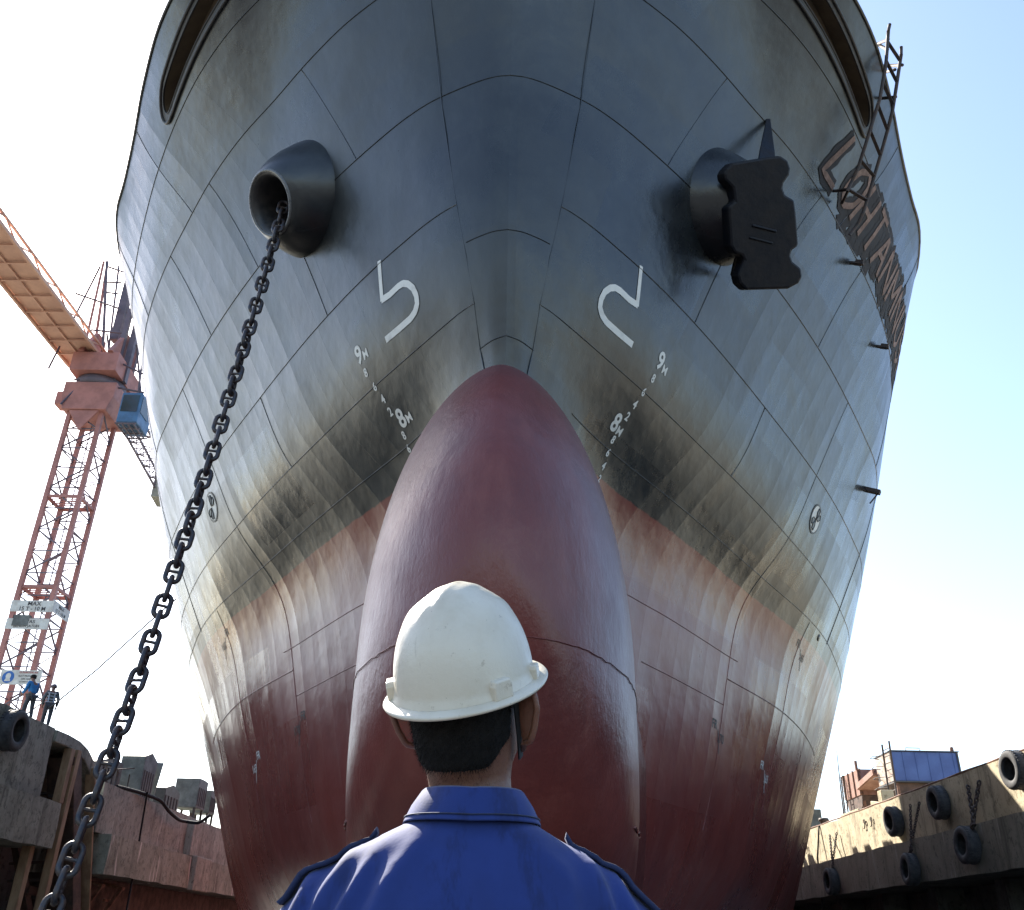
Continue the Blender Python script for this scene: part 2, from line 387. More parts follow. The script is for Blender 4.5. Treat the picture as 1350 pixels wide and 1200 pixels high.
# light smoothing in z and b
def sm(a,n):
    for _ in range(n):
        p=np.vstack([2*a[:1]-a[1:2],a,2*a[-1:]-a[-2:-1]]); a=(p[:-2]+2*p[1:-1]+p[2:])/4
    return a
GRID=sm(GRID,350)
_w=np.clip((BF-5.5)/4,0,1)[None,:]; _w=_w*_w*(3-2*_w)*np.clip((15.5-ZF)/2.5,0,1)[:,None]
GRID=GRID*(1-_w)+sm(GRID,1600)*_w
def D(b,z):
    b=np.abs(np.asarray(b,float));z=np.asarray(z,float)
    b,z=np.broadcast_arrays(b,z)
    bi=np.interp(b,BF,np.arange(len(BF)));zi=np.clip((z+.2)/(18.4)*(len(ZF)-1),0,len(ZF)-1.001)
    i=np.clip(bi.astype(int),0,len(BF)-2);j=zi.astype(int);u=bi-i;v=zi-j
    return (GRID[j,i]*(1-u)+GRID[j,i+1]*u)*(1-v)+(GRID[j+1,i]*(1-u)+GRID[j+1,i+1]*u)*v

def Bf(d, z):
    col = np.maximum.accumulate(D(BF, np.full(len(BF), z)))
    return float(np.interp(d, col, BF))
def S(side, b, z, off=0.0):
    """point on the ship's side: side +-1, half breadth b, height z (from camera level), off metres outward"""
    b = max(b, 0.0); d = float(D(b, z)); e = .03
    db = (float(D(b + e, z)) - float(D(max(b - e, 0), z))) / (2 * e if b > e else e + b)
    dz = (float(D(b, z + e)) - float(D(b, z - e))) / (2 * e)
    n = nrm([side * db, -1, dz]) if b > 1e-4 else nrm([0, -1, dz])
    return np.array([float(xc(d)) + side * b, d, z + ZC]) + n * off
def SN(side, b, z):
    return nrm(S(side, b, z, 1) - S(side, b, z, 0))
def onhull(x, z, off):
    """drop a point (x, world z) onto the ship's side along the ship's length"""
    d = 14.0
    for _ in range(6): d = float(D(abs(x - float(xc(d))), z - ZC))
    s = 1 if x >= float(xc(d)) else -1
    return S(s, abs(x - float(xc(d))), z - ZC, off)

ship = thing('cargo_ship', 'huge black and red ship bow with bulbous nose towering in the dry dock', 'ship', (0, 13, 0))

bcol = np.concatenate([np.linspace(0, 2.4, 40), np.linspace(2.4, 12.2, 150)[1:], np.linspace(12.2, 12.45, 6)[1:]])
zrow = np.linspace(-.2, 18.2, 231)
Dg = D(np.broadcast_to(bcol, (len(zrow), len(bcol))), np.broadcast_to(zrow[:, None], (len(zrow), len(bcol))))
# long mooring port in the bulwark, both sides
SA = np.array((6.403, 17.605)); SB = np.array((8.150, 17.322))
SA = SA + (SA - SB) * .55
SW = .3
def slot_sdf(b, z):
    d = SB - SA; t = np.clip(((b - SA[0]) * d[0] + (z - SA[1]) * d[1]) / (d @ d), 0, 1)
    return np.hypot(b - SA[0] - t * d[0], z - SA[1] - t * d[1]) - SW
hb = MB()
sd = slot_sdf(bcol[None, :], zrow[:, None])
hole = np.maximum.reduce([sd[:-1, :-1], sd[1:, :-1], sd[:-1, 1:], sd[1:, 1:]]) < 0
for side in (-1, 1):
    G = np.stack([xc(Dg) + side * bcol[None, :], Dg, np.broadcast_to(zrow[:, None], Dg.shape) + ZC], -1)
    hb.grid(G, 0, True, flip=(side < 0), skip=hole)
    # parallel body, forecastle to y=36 and main deck level beyond
    De = Dg[:, -1]
    t = np.linspace(0, 1, 9)[None, :]
    Y1 = De[:, None] + (np.maximum(36, De + .01)[:, None] - De[:, None]) * t
    hb.grid(np.stack([xc(Y1) + side * 12.45, Y1, np.broadcast_to(zrow[:, None], Y1.shape) + ZC], -1), 0, True, flip=(side < 0))
    k = zrow <= 9.6
    Y2 = Y1[k][:, -1:] + (110 - Y1[k][:, -1:]) * t
    hb.grid(np.stack([xc(Y2) + side * 12.45, Y2, np.broadcast_to(zrow[k][:, None], Y2.shape) + ZC], -1), 0, True, flip=(side < 0))
hull = hb.build('hull', [M['hull'], M['slotbrown']], ship)

dk = MB()
def deck_strip(z, ys, zz):
    row = []
    for b in np.linspace(0, 12.4, 60):
        d = float(D(b, z)); row.append([[float(xc(d)) - b + .02, d + .02, zz + ZC], [float(xc(d)) + b - .02, d + .02, zz + ZC]])
    row.append([[float(xc(ys)) - 12.42, ys, zz + ZC], [float(xc(ys)) + 12.42, ys, zz + ZC]])
    dk.grid(np.array(row), 0, False)
deck_strip(16.6, 36, 16.6)
dk.add([(float(xc(36)) - 12.43, 36, 9.5 + ZC), (float(xc(36)) + 12.43, 36, 9.5 + ZC), (float(xc(36)) + 12.43, 36, 18.2 + ZC), (float(xc(36)) - 12.43, 36, 18.2 + ZC)], [[0, 1, 2, 3]])
dk.add([(float(xc(36)) - 12.43, 36.01, 9.5 + ZC), (float(xc(36)) + 12.43, 36.01, 9.5 + ZC), (float(xc(110)) + 12.43, 110, 9.5 + ZC), (float(xc(110)) - 12.43, 110, 9.5 + ZC)], [[0, 1, 2, 3]])
dk.add([(float(xc(110)) - 12.43, 109.99, ZC - .2), (float(xc(110)) + 12.43, 109.99, ZC - .2), (float(xc(110)) + 12.43, 109.99, 9.5 + ZC), (float(xc(110)) - 12.43, 109.99, 9.5 + ZC)], [[0, 1, 2, 3]])
row = [[[float(xc(d)) - b, d, -.2 + ZC], [float(xc(d)) + b, d, -.2 + ZC]] for b, d in [(b, float(D(b, -.2))) for b in np.linspace(0, 12.4, 40)]]
row.append([[float(xc(110)) - 12.43, 110, -.2 + ZC], [float(xc(110)) + 12.43, 110, -.2 + ZC]])
dk.grid(np.array(row), 0, False)
dk.build('deck_plating', M['blacksteel'], ship)
mh = MB(); mh.bx((7.5, 42, 9.5 + ZC), (12.2, 49, 14.6 + ZC)); mh.bx((-9, 60, 9.5 + ZC), (9, 95, 13.5 + ZC))
mh.build('mast_house', M['greybox'], ship, .05)
r9 = np.random.default_rng(9); y_ = 36.2
while y_ < 70:
    h_ = r9.choice([.0, .15, .3, .45, .9, .05]); w_ = r9.uniform(.15, .9)
    if h_: MB().bx((float(xc(y_)) + 12.0, y_, 9.5 + ZC), (float(xc(y_)) + 12.42, y_ + w_, 9.6 + h_ + ZC)).build('deck_edge_shadow_box', M['blacksteel'], ship)  # unseen random boxes added to make the right wall's shadow edge ragged
    y_ += w_ + r9.uniform(.02, .3)
rl = MB()
for side in (-1, 1):
    rl.tube([S(side, b, 18.2, 0) for b in np.linspace(0, 12.4, 70)] + [np.array([float(xc(36)) + side * 12.45, 36, 18.2 + ZC])], .04, 8)
rl.build('bulwark_rail', M['hull'], ship)
for side in (-1, 1):
    pf = MB(); d = nrm(SB - SA); nn = np.array([-d[1], d[0]])
    loop = []
    for a in np.linspace(-PI / 2, PI / 2, 12): loop.append(SB + SW * (d * math.cos(a) + nn * math.sin(a)))
    Lq = np.linalg.norm(SB - SA)
    for t in np.linspace(.04, .96, 24): loop.append(SB - d * Lq * t + nn * SW)
    for a in np.linspace(PI / 2, 3 * PI / 2, 12): loop.append(SA + SW * (d * math.cos(a) + nn * math.sin(a)))
    for t in np.linspace(.04, .96, 24): loop.append(SA + d * Lq * t - nn * SW)
    def inner(q, k):                                       # same loop shrunk by k metres towards the port's axis
        t = np.clip(((q - SA) @ d), 0, Lq); c_ = SA + d * t; return c_ + (q - c_) * (1 - k / SW)
    pf.tube([S(side, q[0], q[1], .02) for q in loop], .04, 8, closed=True)
    pf.grid(np.array([[S(side, *inner(q, -.02), .014), S(side, *inner(q, .11), .014), S(side, *inner(q, .11), -.02)] for q in loop]), 0, False, cu=True)
    pf.tube([S(side, *inner(q, .11), .016) for q in loop], .016, 6, closed=True)
    pf.build('mooring_port_frame', M['blacksteel'], ship)
    pp = MB()
    pp.grid(np.array([[S(side, *inner(q, .105), 0), S(side, *inner(q, .105), -.22), S(side, *inner(q, .105), -.42)] for q in loop]), 0, True, cu=True)
    pp.grid(np.array([[S(side, *inner(q, k), -.40) for k in (.06, .15, .22, .299)] for q in loop]), 0, True, cu=True)
    pp.build('mooring_port', M['slotbrown'], ship)

# ---- bulbous bow
top = ([8.2, 8.28, 8.5, 9.1, 10, 11, 12, 13, 20], [3.6, 4.2, 4.9, 5.85, 6.68, 7.2, 7.5, 7.62, 7.7])
bot = ([8.2, 8.28, 8.5, 9.1, 10, 11, 12, 20], [3.6, 3.0, 2.35, 1.3, .45, .0, -.18, -.25])
wid = ([8.2, 8.28, 8.5, 9.1, 10, 11, 12, 13, 20], [0.0, .33, .66, 1.12, 1.5, 1.68, 1.78, 1.84, 1.9])
dl = np.concatenate([8.2 + 1.8 * np.linspace(0, 1, 40) ** 2, np.linspace(10, 21, 90)[1:]])
def smax(a, b, k):
    h = np.clip(.5 + .5 * (a - b) / k, 0, 1); return b * (1 - h) + a * h + k * h * (1 - h)
nth = 120
def bulb_pt(d, q, side):
    zt = pchip(*top, d); zb = pchip(*bot, d); w = pchip(*wid, d)
    if d < 8.6:                                          # round off the tip
        s = math.sqrt(max(0, (d - 8.2) / .4)); zt = 3.6 + (pchip(*top, 8.6) - 3.6) * s ** .95; zb = 3.6 + (pchip(*bot, 8.6) - 3.6) * s ** .95; w = pchip(*wid, 8.6) * s ** .95
    f = math.cos(q)                                      # -1 bottom .. 1 top
    if f > -.2: g = (f + .2) / 1.2; x = (max(0, 1 - g ** 2)) ** (1 / 1.7)
    else: g = (-.2 - f) / .8; x = (max(0, 1 - g ** 4.5)) ** (1 / 4.5)
    z = (zt + zb) / 2 + f * (zt - zb) / 2
    x = w * x
    if d > 11.4 and z > -.19:
        h = Bf(d, min(z, 18)) if d > float(D(0, z)) - .0 else -1
        if h > 0 or d > float(D(0, z)) - 1:
            hh = h if h > 0 else -(float(D(0, z)) - d) * 1.2
            k = 1.0 if z < 3 else 1.0 - .94 * min(1, (z - 3) / 4)
            x = float(smax(x, hh, k)) - .012
    return np.array([float(xc(d)) + side * x, d, z + ZC])
bb = MB()
for side in (-1, 1):
    G = np.array([[bulb_pt(d, q, side) for q in np.linspace(0, PI, nth)] for d in dl])
    bb.grid(G, 0, True, flip=(side > 0))
bulb = bb.build('bulbous_bow', [M['bulb']], ship)

# ---- weld seams (strakes and butts), thin beads standing on the plating
ws = MB()
def strake(z, b0, b1, r=.009, sides=(-1, 1), dz=0, mi=0):
    for s in sides:
        n = max(24, int((b1 - b0) * 6))
        ws.tube([S(s, b, z + dz * (b - b0), .003) for b in np.linspace(b0, b1, n)], r, 5, mi=mi)
def butt(d, z0, z1, r=.008, sides=(-1, 1), mi=0):
    for s in sides:
        ws.tube([S(s, Bf(d, z), z, .003) for z in np.linspace(z0, z1, max(5, int((z1 - z0) * 4)))], r, 5, mi=mi)
strake(15.42, 0, 12.3, .011); strake(12.97, 0, 12.3, .011); strake(10.74, .86, 12.2, .01); strake(8.99, .52, 12.2)
strake(7.95, 1.1, 12.2); strake(5.95, 2.2, 5.35); strake(4.85, 2.6, 4.85); strake(5.45, 5.0, 9.6, .013)
strake(17.2, 0, 12.3, .011, dz=-.04)
strake(10.0, 0, .68, .009); strake(8.3, 0, .43, .009)
for s in (-1, 1):                                         # edges of the rounded stem plate
    ws.tube([S(s, b, z, .003) for z, b in [(7.9, .33), (8.3, .42), (9.0, .53), (9.8, .68), (10.7, .86), (11.8, 1.04), (12.8, 1.2), (14.8, 1.46), (18, 1.8)]], .009, 5)
butt(20.9, 2.2, 12.97, .006, mi=1)
butt(24.2, 3.0, 7.9, .006); butt(26.2, 7.9, 12.97, .012)
butt(14.5, 10.74, 12.97, .009); butt(17.6, 8.99, 10.74, .008); butt(15.8, 12.97, 15.42, .009); butt(18.4, 12.97, 15.42, .009); butt(24.6, 12.97, 15.42, .011)
butt(12.6, 12.97, 15.42, .008); butt(16.8, 15.42, 18.1, .009); butt(21.0, 15.42, 18.1, .01)
for s in (-1, 1):                                         # seams on the bulb
    def bz(d, z):                                         # point on the bulb at height z
        qs = np.linspace(0, PI, 200); P = [bulb_pt(d, q, s) for q in qs]
        i = int(np.argmin([abs(p[2] - ZC - z) for p in P])); return P[i]
    lo_, hi_ = 8.21, 9.5
    for _ in range(40):
        mid_ = (lo_ + hi_) / 2
        if bulb_pt(mid_, PI, s)[2] - ZC > 2.55: lo_ = mid_
        else: hi_ = mid_
    line = [bulb_pt(hi_, PI, s)] + [bz(d, 2.55) for d in np.concatenate([hi_ + np.linspace(.07, 1, 26) ** 2 * 2, np.linspace(10.9, 17.6, 24)])]
    line = [p + np.array([s * .008, -.004, 0]) for p in line]
    ws.tube(line, .0055, 5, mi=2)
    vs = []
    for d in np.linspace(8.43, 10.6, 60):                 # buttock seam either side of the nose
        qs = np.linspace(0, PI / 2, 300); P = [bulb_pt(d, q, s) for q in qs]
        i = int(np.argmin([abs(abs(p[0] - float(xc(d))) - .5) for p in P])); p = P[i]
        if abs(abs(p[0] - float(xc(d))) - .5) < .06: vs.append(p + np.array([s * .004, -.006, .004]))
    for d0 in np.arange(10.4, 16, .55):                   # stitched weld where bulb and hull meet
        a = bz(d0, 1.1 + (d0 - 10.4) * .02); b = bz(d0 + .3, 1.1 + (d0 - 10.1) * .02)
        ws.tube([a + [s * .01, -.004, 0], b + [s * .01, -.004, 0]], .014, 5, mi=1)
ws.build('weld_seam', [M['hull'], M['hull'], M['bulb']], ship)

# ---- lettering helper: flat text or strokes laid on the ship's side
_tx = {}
def text_mesh(txt, bold=.0):
    key = (txt, bold)
    if key in _tx: return _tx[key]
    cu = bpy.data.curves.new('t', 'FONT'); cu.body = txt; cu.size = 1; cu.offset = bold; cu.align_x = 'CENTER'; cu.align_y = 'CENTER'; cu.resolution_u = 3
    o = bpy.data.objects.new('t', cu); COL.objects.link(o)
    dg = bpy.context.evaluated_depsgraph_get()
    me = bpy.data.meshes.new_from_object(o.evaluated_get(dg))
    vs = np.array([v.co[:2] for v in me.vertices]); fs = [list(p.vertices) for p in me.polygons]
    bpy.data.objects.remove(o); bpy.data.curves.remove(cu); bpy.data.meshes.remove(me)
    lo, hi = vs.min(0), vs.max(0)
    vs = (vs - (lo + hi) / 2) / (hi[1] - lo[1])
    _tx[key] = (vs, fs); return _tx[key]
def frame_at(side, b, z):
    n = SN(side, b, z); t = nrm(np.cross([0, 0, 1.], n)); t = t if t[0] > 0 else -t
    s = np.cross(n, t); s = s if s[2] > 0 else -s
    return S(side, b, z), t, s
def hull_text(mb, txt, side, b, z, h, off=.008, bold=.0, mi=0, sx=1.0, shear=0.0, dx=0.0, dy=0.0):
    vs, fs = text_mesh(txt, bold); o, t, s = frame_at(side, b, z)
    P = [o + t * (dx + p * h * sx + q * h * shear) + s * (dy + q * h) for p, q in vs]
    mb.add([onhull(p[0], p[2], off) for p in P], fs, mi)
def hull_stroke(mb, pts, w, off=.008, mi=0, closed=False, jitter=0.0):
    """ribbon of width w along points (side, b, z)"""
    P = np.array([S(*p, off) for p in pts]); n = np.array([SN(*p) for p in pts])
    k = len(P)
    T = np.roll(P, -1, 0) - np.roll(P, 1, 0) if closed else np.gradient(P, axis=0)
    W = np.cross(T, n); W /= np.linalg.norm(W, axis=1, keepdims=True) + 1e-9
    wj = w / 2 * (1 + jitter * (rng.random(k) - .5))[:, None]; wk = w / 2 * (1 + jitter * (rng.random(k) - .5))[:, None]
    mb.grid(np.stack([P - W * wj, P + W * wk], 1), mi, False, cu=closed)

# draught marks, both sides of the stem
DMARK = [('9', (2.811, 9.616), .37), ('8', (2.660, 9.274), .175), ('6', (2.473, 8.987), .175), ('4', (2.305, 8.743), .175), ('2', (2.164, 8.524), .175), ('8', (1.942, 8.342), .37),
         ('8', (1.900, 8.113), .165), ('6', (1.814, 7.910), .165), ('4', (1.734, 7.699), .165), ('2', (1.659, 7.488), .14)]
for side in (1, -1):
    for txt, (b, z), h in DMARK:
        dm = MB(); hull_text(dm, txt, side, b, z, h, bold=.028 if h > .3 else .03, sx=.9); dm.build('draught_mark', M['markwhite'], ship)
        if h > .3:
            dm = MB(); hull_text(dm, 'M', side, b, z, .17, bold=.012, dx=.21, dy=-.09); dm.build('draught_mark', M['markwhite'], ship)
# bulbous bow symbols: an open hook either side
def resample(pts, n):
    P = np.array(pts, float); d = np.r_[0, np.cumsum(np.linalg.norm(np.diff(P, axis=0), axis=1))]
    t = np.linspace(0, d[-1], n); return np.stack([np.interp(t, d, P[:, i]) for i in range(P.shape[1])], 1)
hookA = [(2.356, 10.791), (2.326, 10.522), (2.276, 10.085)]
hookB = [(2.291, 10.107), (2.113, 10.079), (1.939, 10.092), (1.843, 10.075), (1.740, 9.999), (1.640, 9.872), (1.572, 9.719), (1.553, 9.594), (1.591, 9.504), (1.679, 9.461), (1.916, 9.457), (2.200, 9.465)]
for side in (1, -1):
    hm = MB()
    hull_stroke(hm, [(side, b, z) for b, z in resample(hookA, 14)], .1)
    hull_stroke(hm, [(side, b, z) for b, z in resample(hookB, 50)], .12, off=.0095)
    hm.build('bulbous_bow_symbol', M['markwhite'], ship)
# bow thruster marks: ring with a crossed propeller
for side in (1, -1):
    tm = MB(); b0, z0 = 7.87, 9.9
    o, t, s = frame_at(side, b0, z0); R_ = .4
    def pt(r, a, off): q = o + t * (r * math.cos(a)) + s * (r * math.sin(a)); return onhull(q[0], q[2], off)
    A = np.linspace(0, 2 * PI, 41)
    tm.grid(np.array([[pt(.02, a, .012), pt(.2, a, .012), pt(.35, a, .012)] for a in A]), 0, False)
    tm.grid(np.array([[pt(.35, a, .014), pt(R_, a, .014)] for a in A]), 1, False)
    for a0 in (.9, .9 + PI):
        for da in (-.42, .42):
            q = [pt(.03, a0 + da, .02), pt(.2, a0 + da - .45, .02), pt(.31, a0 + da - .2, .02), pt(.31, a0 + da + .2, .02), pt(.2, a0 + da + .4, .02)]
            tm.add(q, [[0, 1, 2, 3, 4]], 2)
            tm.tube([p + SN(side, b0, z0) * .004 for p in q], .013, 4, closed=True, mi=1)
    tm.build('thruster_mark', [M['markwhite'], M['weld'], M['markgrey']], ship)
# frame numbers painted along the waterline
for side in (1, -1):
    for (b, z), a, c in [((4.570, 4.234), 'FR', '170'), ((6.256, 3.869), 'FR', '165'), ((7.762, 7.155), 'FR', '165')]:
        fm = MB()
        hull_text(fm, a, side, b - .02, z + .13, .2, bold=.01); hull_text(fm, c, side, b + .16, z - .12, .2, bold=.01)
        hull_stroke(fm, [(side, b + .08, z + .05 - q * .1) for q in range(6)], .03)
        fm.build('frame_mark', M['markwhite'] if z < 5 and b > 6 else M['weld'], ship)
# ship's name: cut-off rusty letters over charred paint, starboard bow
NAME = 'LOHTANMNUSMNHMNIM'
GL = {'L': [[(0, 1), (0, 0), (.55, 0)]], 'O': [[(.3, 1), (.05, .8), (0, .5), (.05, .2), (.3, 0), (.55, .2), (.6, .5), (.55, .8), (.3, 1)]],
      'H': [[(0, 0), (0, 1)], [(.6, 0), (.6, 1)], [(0, .5), (.6, .5)]], 'T': [[(0, 1), (.65, 1)], [(.33, 1), (.33, 0)]],
      'I': [[(.1, 0), (.1, 1)]], 'A': [[(0, 0), (.32, 1), (.64, 0)], [(.14, .4), (.5, .4)]], 'N': [[(0, 0), (0, 1), (.6, 0), (.6, 1)]],
      'M': [[(0, 0), (0, 1), (.35, .3), (.7, 1), (.7, 0)]], 'U': [[(0, 1), (0, .2), (.3, 0), (.6, .2), (.6, 1)]],
      'S': [[(.6, .85), (.3, 1), (.03, .8), (.1, .55), (.5, .45), (.6, .2), (.3, 0), (0, .15)]]}
nm = MB(); so = MB()
def arc_b(s):
    """half breadth after s metres along the side at letter height, from the first letter"""
    return float(np.interp(s, _ls, _lb))
_lb = np.linspace(7.15, 12.4, 200); _lp = np.array([S(1, b, 16.2) for b in _lb])
_ls = np.r_[0, np.cumsum(np.linalg.norm(np.diff(_lp, axis=0), axis=1))]
def arc_d(s): return float(D(arc_b(s), 16.2))
z0L, hL = 15.75, 1.05
s0 = 0.42
for i, ch in enumerate(NAME):
    for st in GL[ch]:
        q = resample(st, 12 if len(st) < 4 else 26)
        pts = [(1, Bf(arc_d(s0 + p * 1.15 * (1.1 if i < 2 else .95)), z0L + r * hL), z0L + r * hL) for p, r in q]
        hull_stroke(nm, pts, .15, off=.03, jitter=.12)
        hull_stroke(so, pts, .42, off=.014, jitter=.35)
    s0 += {'I': .5, 'L': .98, 'M': 1.05}.get(ch, .92)
    if s0 > _ls[-1] - .8: break
for k in range(40):                                        # ragged charred patch that joins the later letters
    s_ = 2.0 + k * (_ls[-1] - 2.2) / 40
    hull_stroke(so, [(1, Bf(arc_d(min(s_ + rng.random() * .2, _ls[-1])), z), z) for z in np.linspace(z0L - .12 - .25 * rng.random(), z0L + hL + .05 + .2 * rng.random(), 8)], .36, off=.008 + .0002 * k, jitter=.6)
sp = so.build('charred_patch', M['soot'], ship)
nm.build('ship_name', M['letter'], ship)
# small lugs welded on the plating
for p, h in [((8.424, 15.220), .0), ((10.048, 14.844), 0), ]:
    lg = MB(); a = S(1, *p); n = SN(1, *p)
    lg.bar(a - n * .05, a + n * .32, .1, .05); lg.bar(a + n * .1 + [0, 0, .03], a + n * .3 + [0, 0, .03], .04, .16)
    lg.build('pad_eye', M['darkmetal'], ship)
lg = MB(); p9 = np.array((11.045, 24.500, 13.449)); q9 = S(1, Bf(24.5, p9[2] - ZC), p9[2] - ZC, 0); n9 = SN(1, Bf(24.5, p9[2] - ZC), p9[2] - ZC); lg.bar(q9 - n9 * .05, q9 + n9 * .4, .18, .12); lg.tube([q9 + n9 * .36, q9 + n9 * .02 - [0, 0, .45]], .025, 5); lg.build('pad_eye', M['darkmetal'], ship)
lg = MB(); lg.lathe([(0, .01), (.1, .01), (.1, -.05)], S(1, *(8.661, 7.800)), SN(1, *(8.661, 7.800)), 20)
lg.build('overboard_outlet', M['weld'], ship)

# ---- hawse bolsters
AX = {1: nrm([.62, -.56, -.56]), -1: nrm([-.62, -.56, -.56])}
HB, HZ = 4.22, 13.12
open_c = {}
for side in (1, -1):
    c = S(side, HB, HZ); ax = AX[side]
    bo = MB()
    prof = [(1.42, -1.1), (1.3, -.5), (1.19, -.1), (1.04, .28), (.9, .54), (.77, .72), (.69, .81), (.64, .84)]
    bo.lathe(prof, c, ax, 56)
    bo.lathe([(.64, .84), (.6, .855), (.55, .83), (.5, .74), (.47, .54), (.46, .1), (.46, -.7), (.02, -.7)], c, ax, 56, mi=1)
    o = bo.build('hawse_bolster', [M['hull'], M['blacksteel']], ship)
    lp = MB(); a = np.linspace(0, 2 * PI, 49)[:-1]
    u = nrm(np.cross(ax, [0, 0, 1.])); w = np.cross(ax, u)
    lp.tube([c + ax * .84 + .62 * (math.cos(t) * u + math.sin(t) * w) for t in a], .035, 8, closed=True)
    l_ = lp.build('lip_ring', M['weldhi'], o)
    open_c[side] = c + ax * .84

# ------------------------------------------------------------------ anchor
an = thing('anchor', 'black stockless anchor pulled up tight against the right hawse bolster', 'anchor', tuple(open_c[1]))
ax = AX[1]
cen = np.array((4.770, 13.350, 13.634))
ax = nrm([.30, -.76, -.58])
ex = nrm(np.cross([0, 0, 1.], -ax)); ex = ex if ex[0] > 0 else -ex
ey = np.cross(-ax, ex); ey = ey if ey[2] > 0 else -ey
outpx = [(-1.155, 0.574), (-1.095, 0.469), (-0.885, 0.374), (-0.783, 0.155), (-0.892, 0.031), (-0.797, -0.224), (-0.633, -0.651), (-0.509, -0.759), (-0.341, -0.763), (-0.27, -0.839), (-0.305, -1.007), (-0.328, -1.141), (-0.242, -1.278), (-0.067, -1.362), (0.846, -1.104), (1.032, -0.953), (1.084, -0.808), (0.995, -0.652), (0.778, -0.579), (0.699, -0.487), (0.699, -0.39), (0.814, -0.262), (0.574, 0.315), (0.464, 0.54), (0.244, 0.572), (0.156, 0.674), (0.146, 0.766), (0.223, 0.946), (0.211, 1.068), (0.107, 1.195), (-0.075, 1.235), (-0.374, 1.114), (-1.034, 0.81), (-1.121, 0.677)]
crown = MB()
crown.prism(outpx, cen, ex, ey, ax, -.2, .1)
crown.build('crown', M['anchor'], an, .05)
pd = MB()
pd.bar(cen + ax * .1 - ex * .3 - ey * .17, cen + ax * .1 + ex * .24 - ey * .14, .05, .05); pd.build('rib', M['anchor'], an, .015); pd = MB(); pd.bar(cen + ax * .1 - ex * .3 - ey * .4, cen + ax * .1 + ex * .24 - ey * .37, .05, .05); pd.build('rib', M['anchor'], an, .03)
sh = MB(); sh.bar(cen - ax * .3, cen - ax * 2.2, .26, .3); sh.build('shank', M['anchor'], an, .04)
for sg in (1, -1):
    fl = MB()
    base = cen + ey * sg * .62 - ax * .25
    tip = np.array((5.336, 13.750, 17.039)) if sg > 0 else cen + ey * sg * 1.0 - ax * .9 + ex * .1
    m_ = (base + tip) / 2
    w_ = ex
    fl.add([base - w_ * .28 + ey * .1, base + w_ * .28 + ey * .1, base + w_ * .28 - ey * .12, base - w_ * .28 - ey * .12,
            m_ - w_ * .17 + ey * .06, m_ + w_ * .17 + ey * .06, m_ + w_ * .17 - ey * .07, m_ - w_ * .17 - ey * .07,
            tip - w_ * .03 + ey * .02, tip + w_ * .03 + ey * .02, tip + w_ * .03 - ey * .02, tip - w_ * .03 - ey * .02],
           [[0, 1, 2, 3], [0, 4, 5, 1], [1, 5, 6, 2], [2, 6, 7, 3], [3, 7, 4, 0], [4, 8, 9, 5], [5, 9, 10, 6], [6, 10, 11, 7], [7, 11, 8, 4], [8, 11, 10, 9]])
    fl.build('fluke', M['anchor'], an, .02)

# ------------------------------------------------------------------ anchor chain from the other hawse pipe
dch = .07
ch = thing('anchor_chain', 'long black studded anchor chain hanging from the left hawse bolster to the floor', 'chain', tuple(open_c[-1]))
def link_mesh():
    lk = MB(); r = 1.3 * dch; hl = 1.2 * dch; path = []
    for a in np.linspace(-PI / 2, PI / 2, 11): path.append((r * math.sin(a), 0, hl + r * math.cos(a)))
    for a in np.linspace(PI / 2, 3 * PI / 2, 11): path.append((r * math.sin(a), 0, -hl + r * math.cos(a)))
    lk.tube(path, dch / 2, 10, closed=True)
    lk.tube([(-r, 0, 0), (-r * .5, 0, 0), (r * .5, 0, 0), (r, 0, 0)], [dch * .42, dch * .3, dch * .3, dch * .42], 10)
    return lk
A_ = open_c[-1] - AX[-1] * .35; B_ = np.array((-4.733, 10.300, 1.507))
B2 = B_ + (B_ - A_) * .14
def cat(t): 
    p = A_ + (B2 - A_) * t; p = p.copy(); p[2] -= 2.2 * 4 * t * (1 - t) * (1 - .15 * (t - .5)); return p
ts = np.linspace(0, 1, 800); cp = np.array([cat(t) for t in ts]); cl = np.r_[0, np.cumsum(np.linalg.norm(np.diff(cp, axis=0), axis=1))]
pitch = 4 * dch; nl = int(cl[-1] / pitch)
first = None
for i in range(nl):
    s_ = (i + .5) * pitch
    p = np.array([np.interp(s_, cl, cp[:, k]) for k in range(3)]); q = np.array([np.interp(s_ + .05, cl, cp[:, k]) for k in range(3)])
    if p[2] < .06: break
    zz = nrm(q - p); view = nrm(p - np.array([0, 0, ZC])); xx = nrm(np.cross(view, zz)); yy = np.cross(zz, xx)
    tw = (.25 if i % 2 == 0 else PI / 2 + .25) + .22 * math.sin(i * .55) + random.uniform(-.14, .14)
    x2 = xx * math.cos(tw) + yy * math.sin(tw); y2 = np.cross(zz, x2)
    if first is None: o = first = link_mesh().build('chain_link', M['chain'])
    else: o = first.copy(); COL.objects.link(o)
    o.parent = ch; o.matrix_parent_inverse = Matrix.Translation(ch.location).inverted()
    o.matrix_basis = Matrix(((x2[0], y2[0], zz[0], p[0]), (x2[1], y2[1], zz[1], p[1]), (x2[2], y2[2], zz[2], p[2]), (0, 0, 0, 1)))

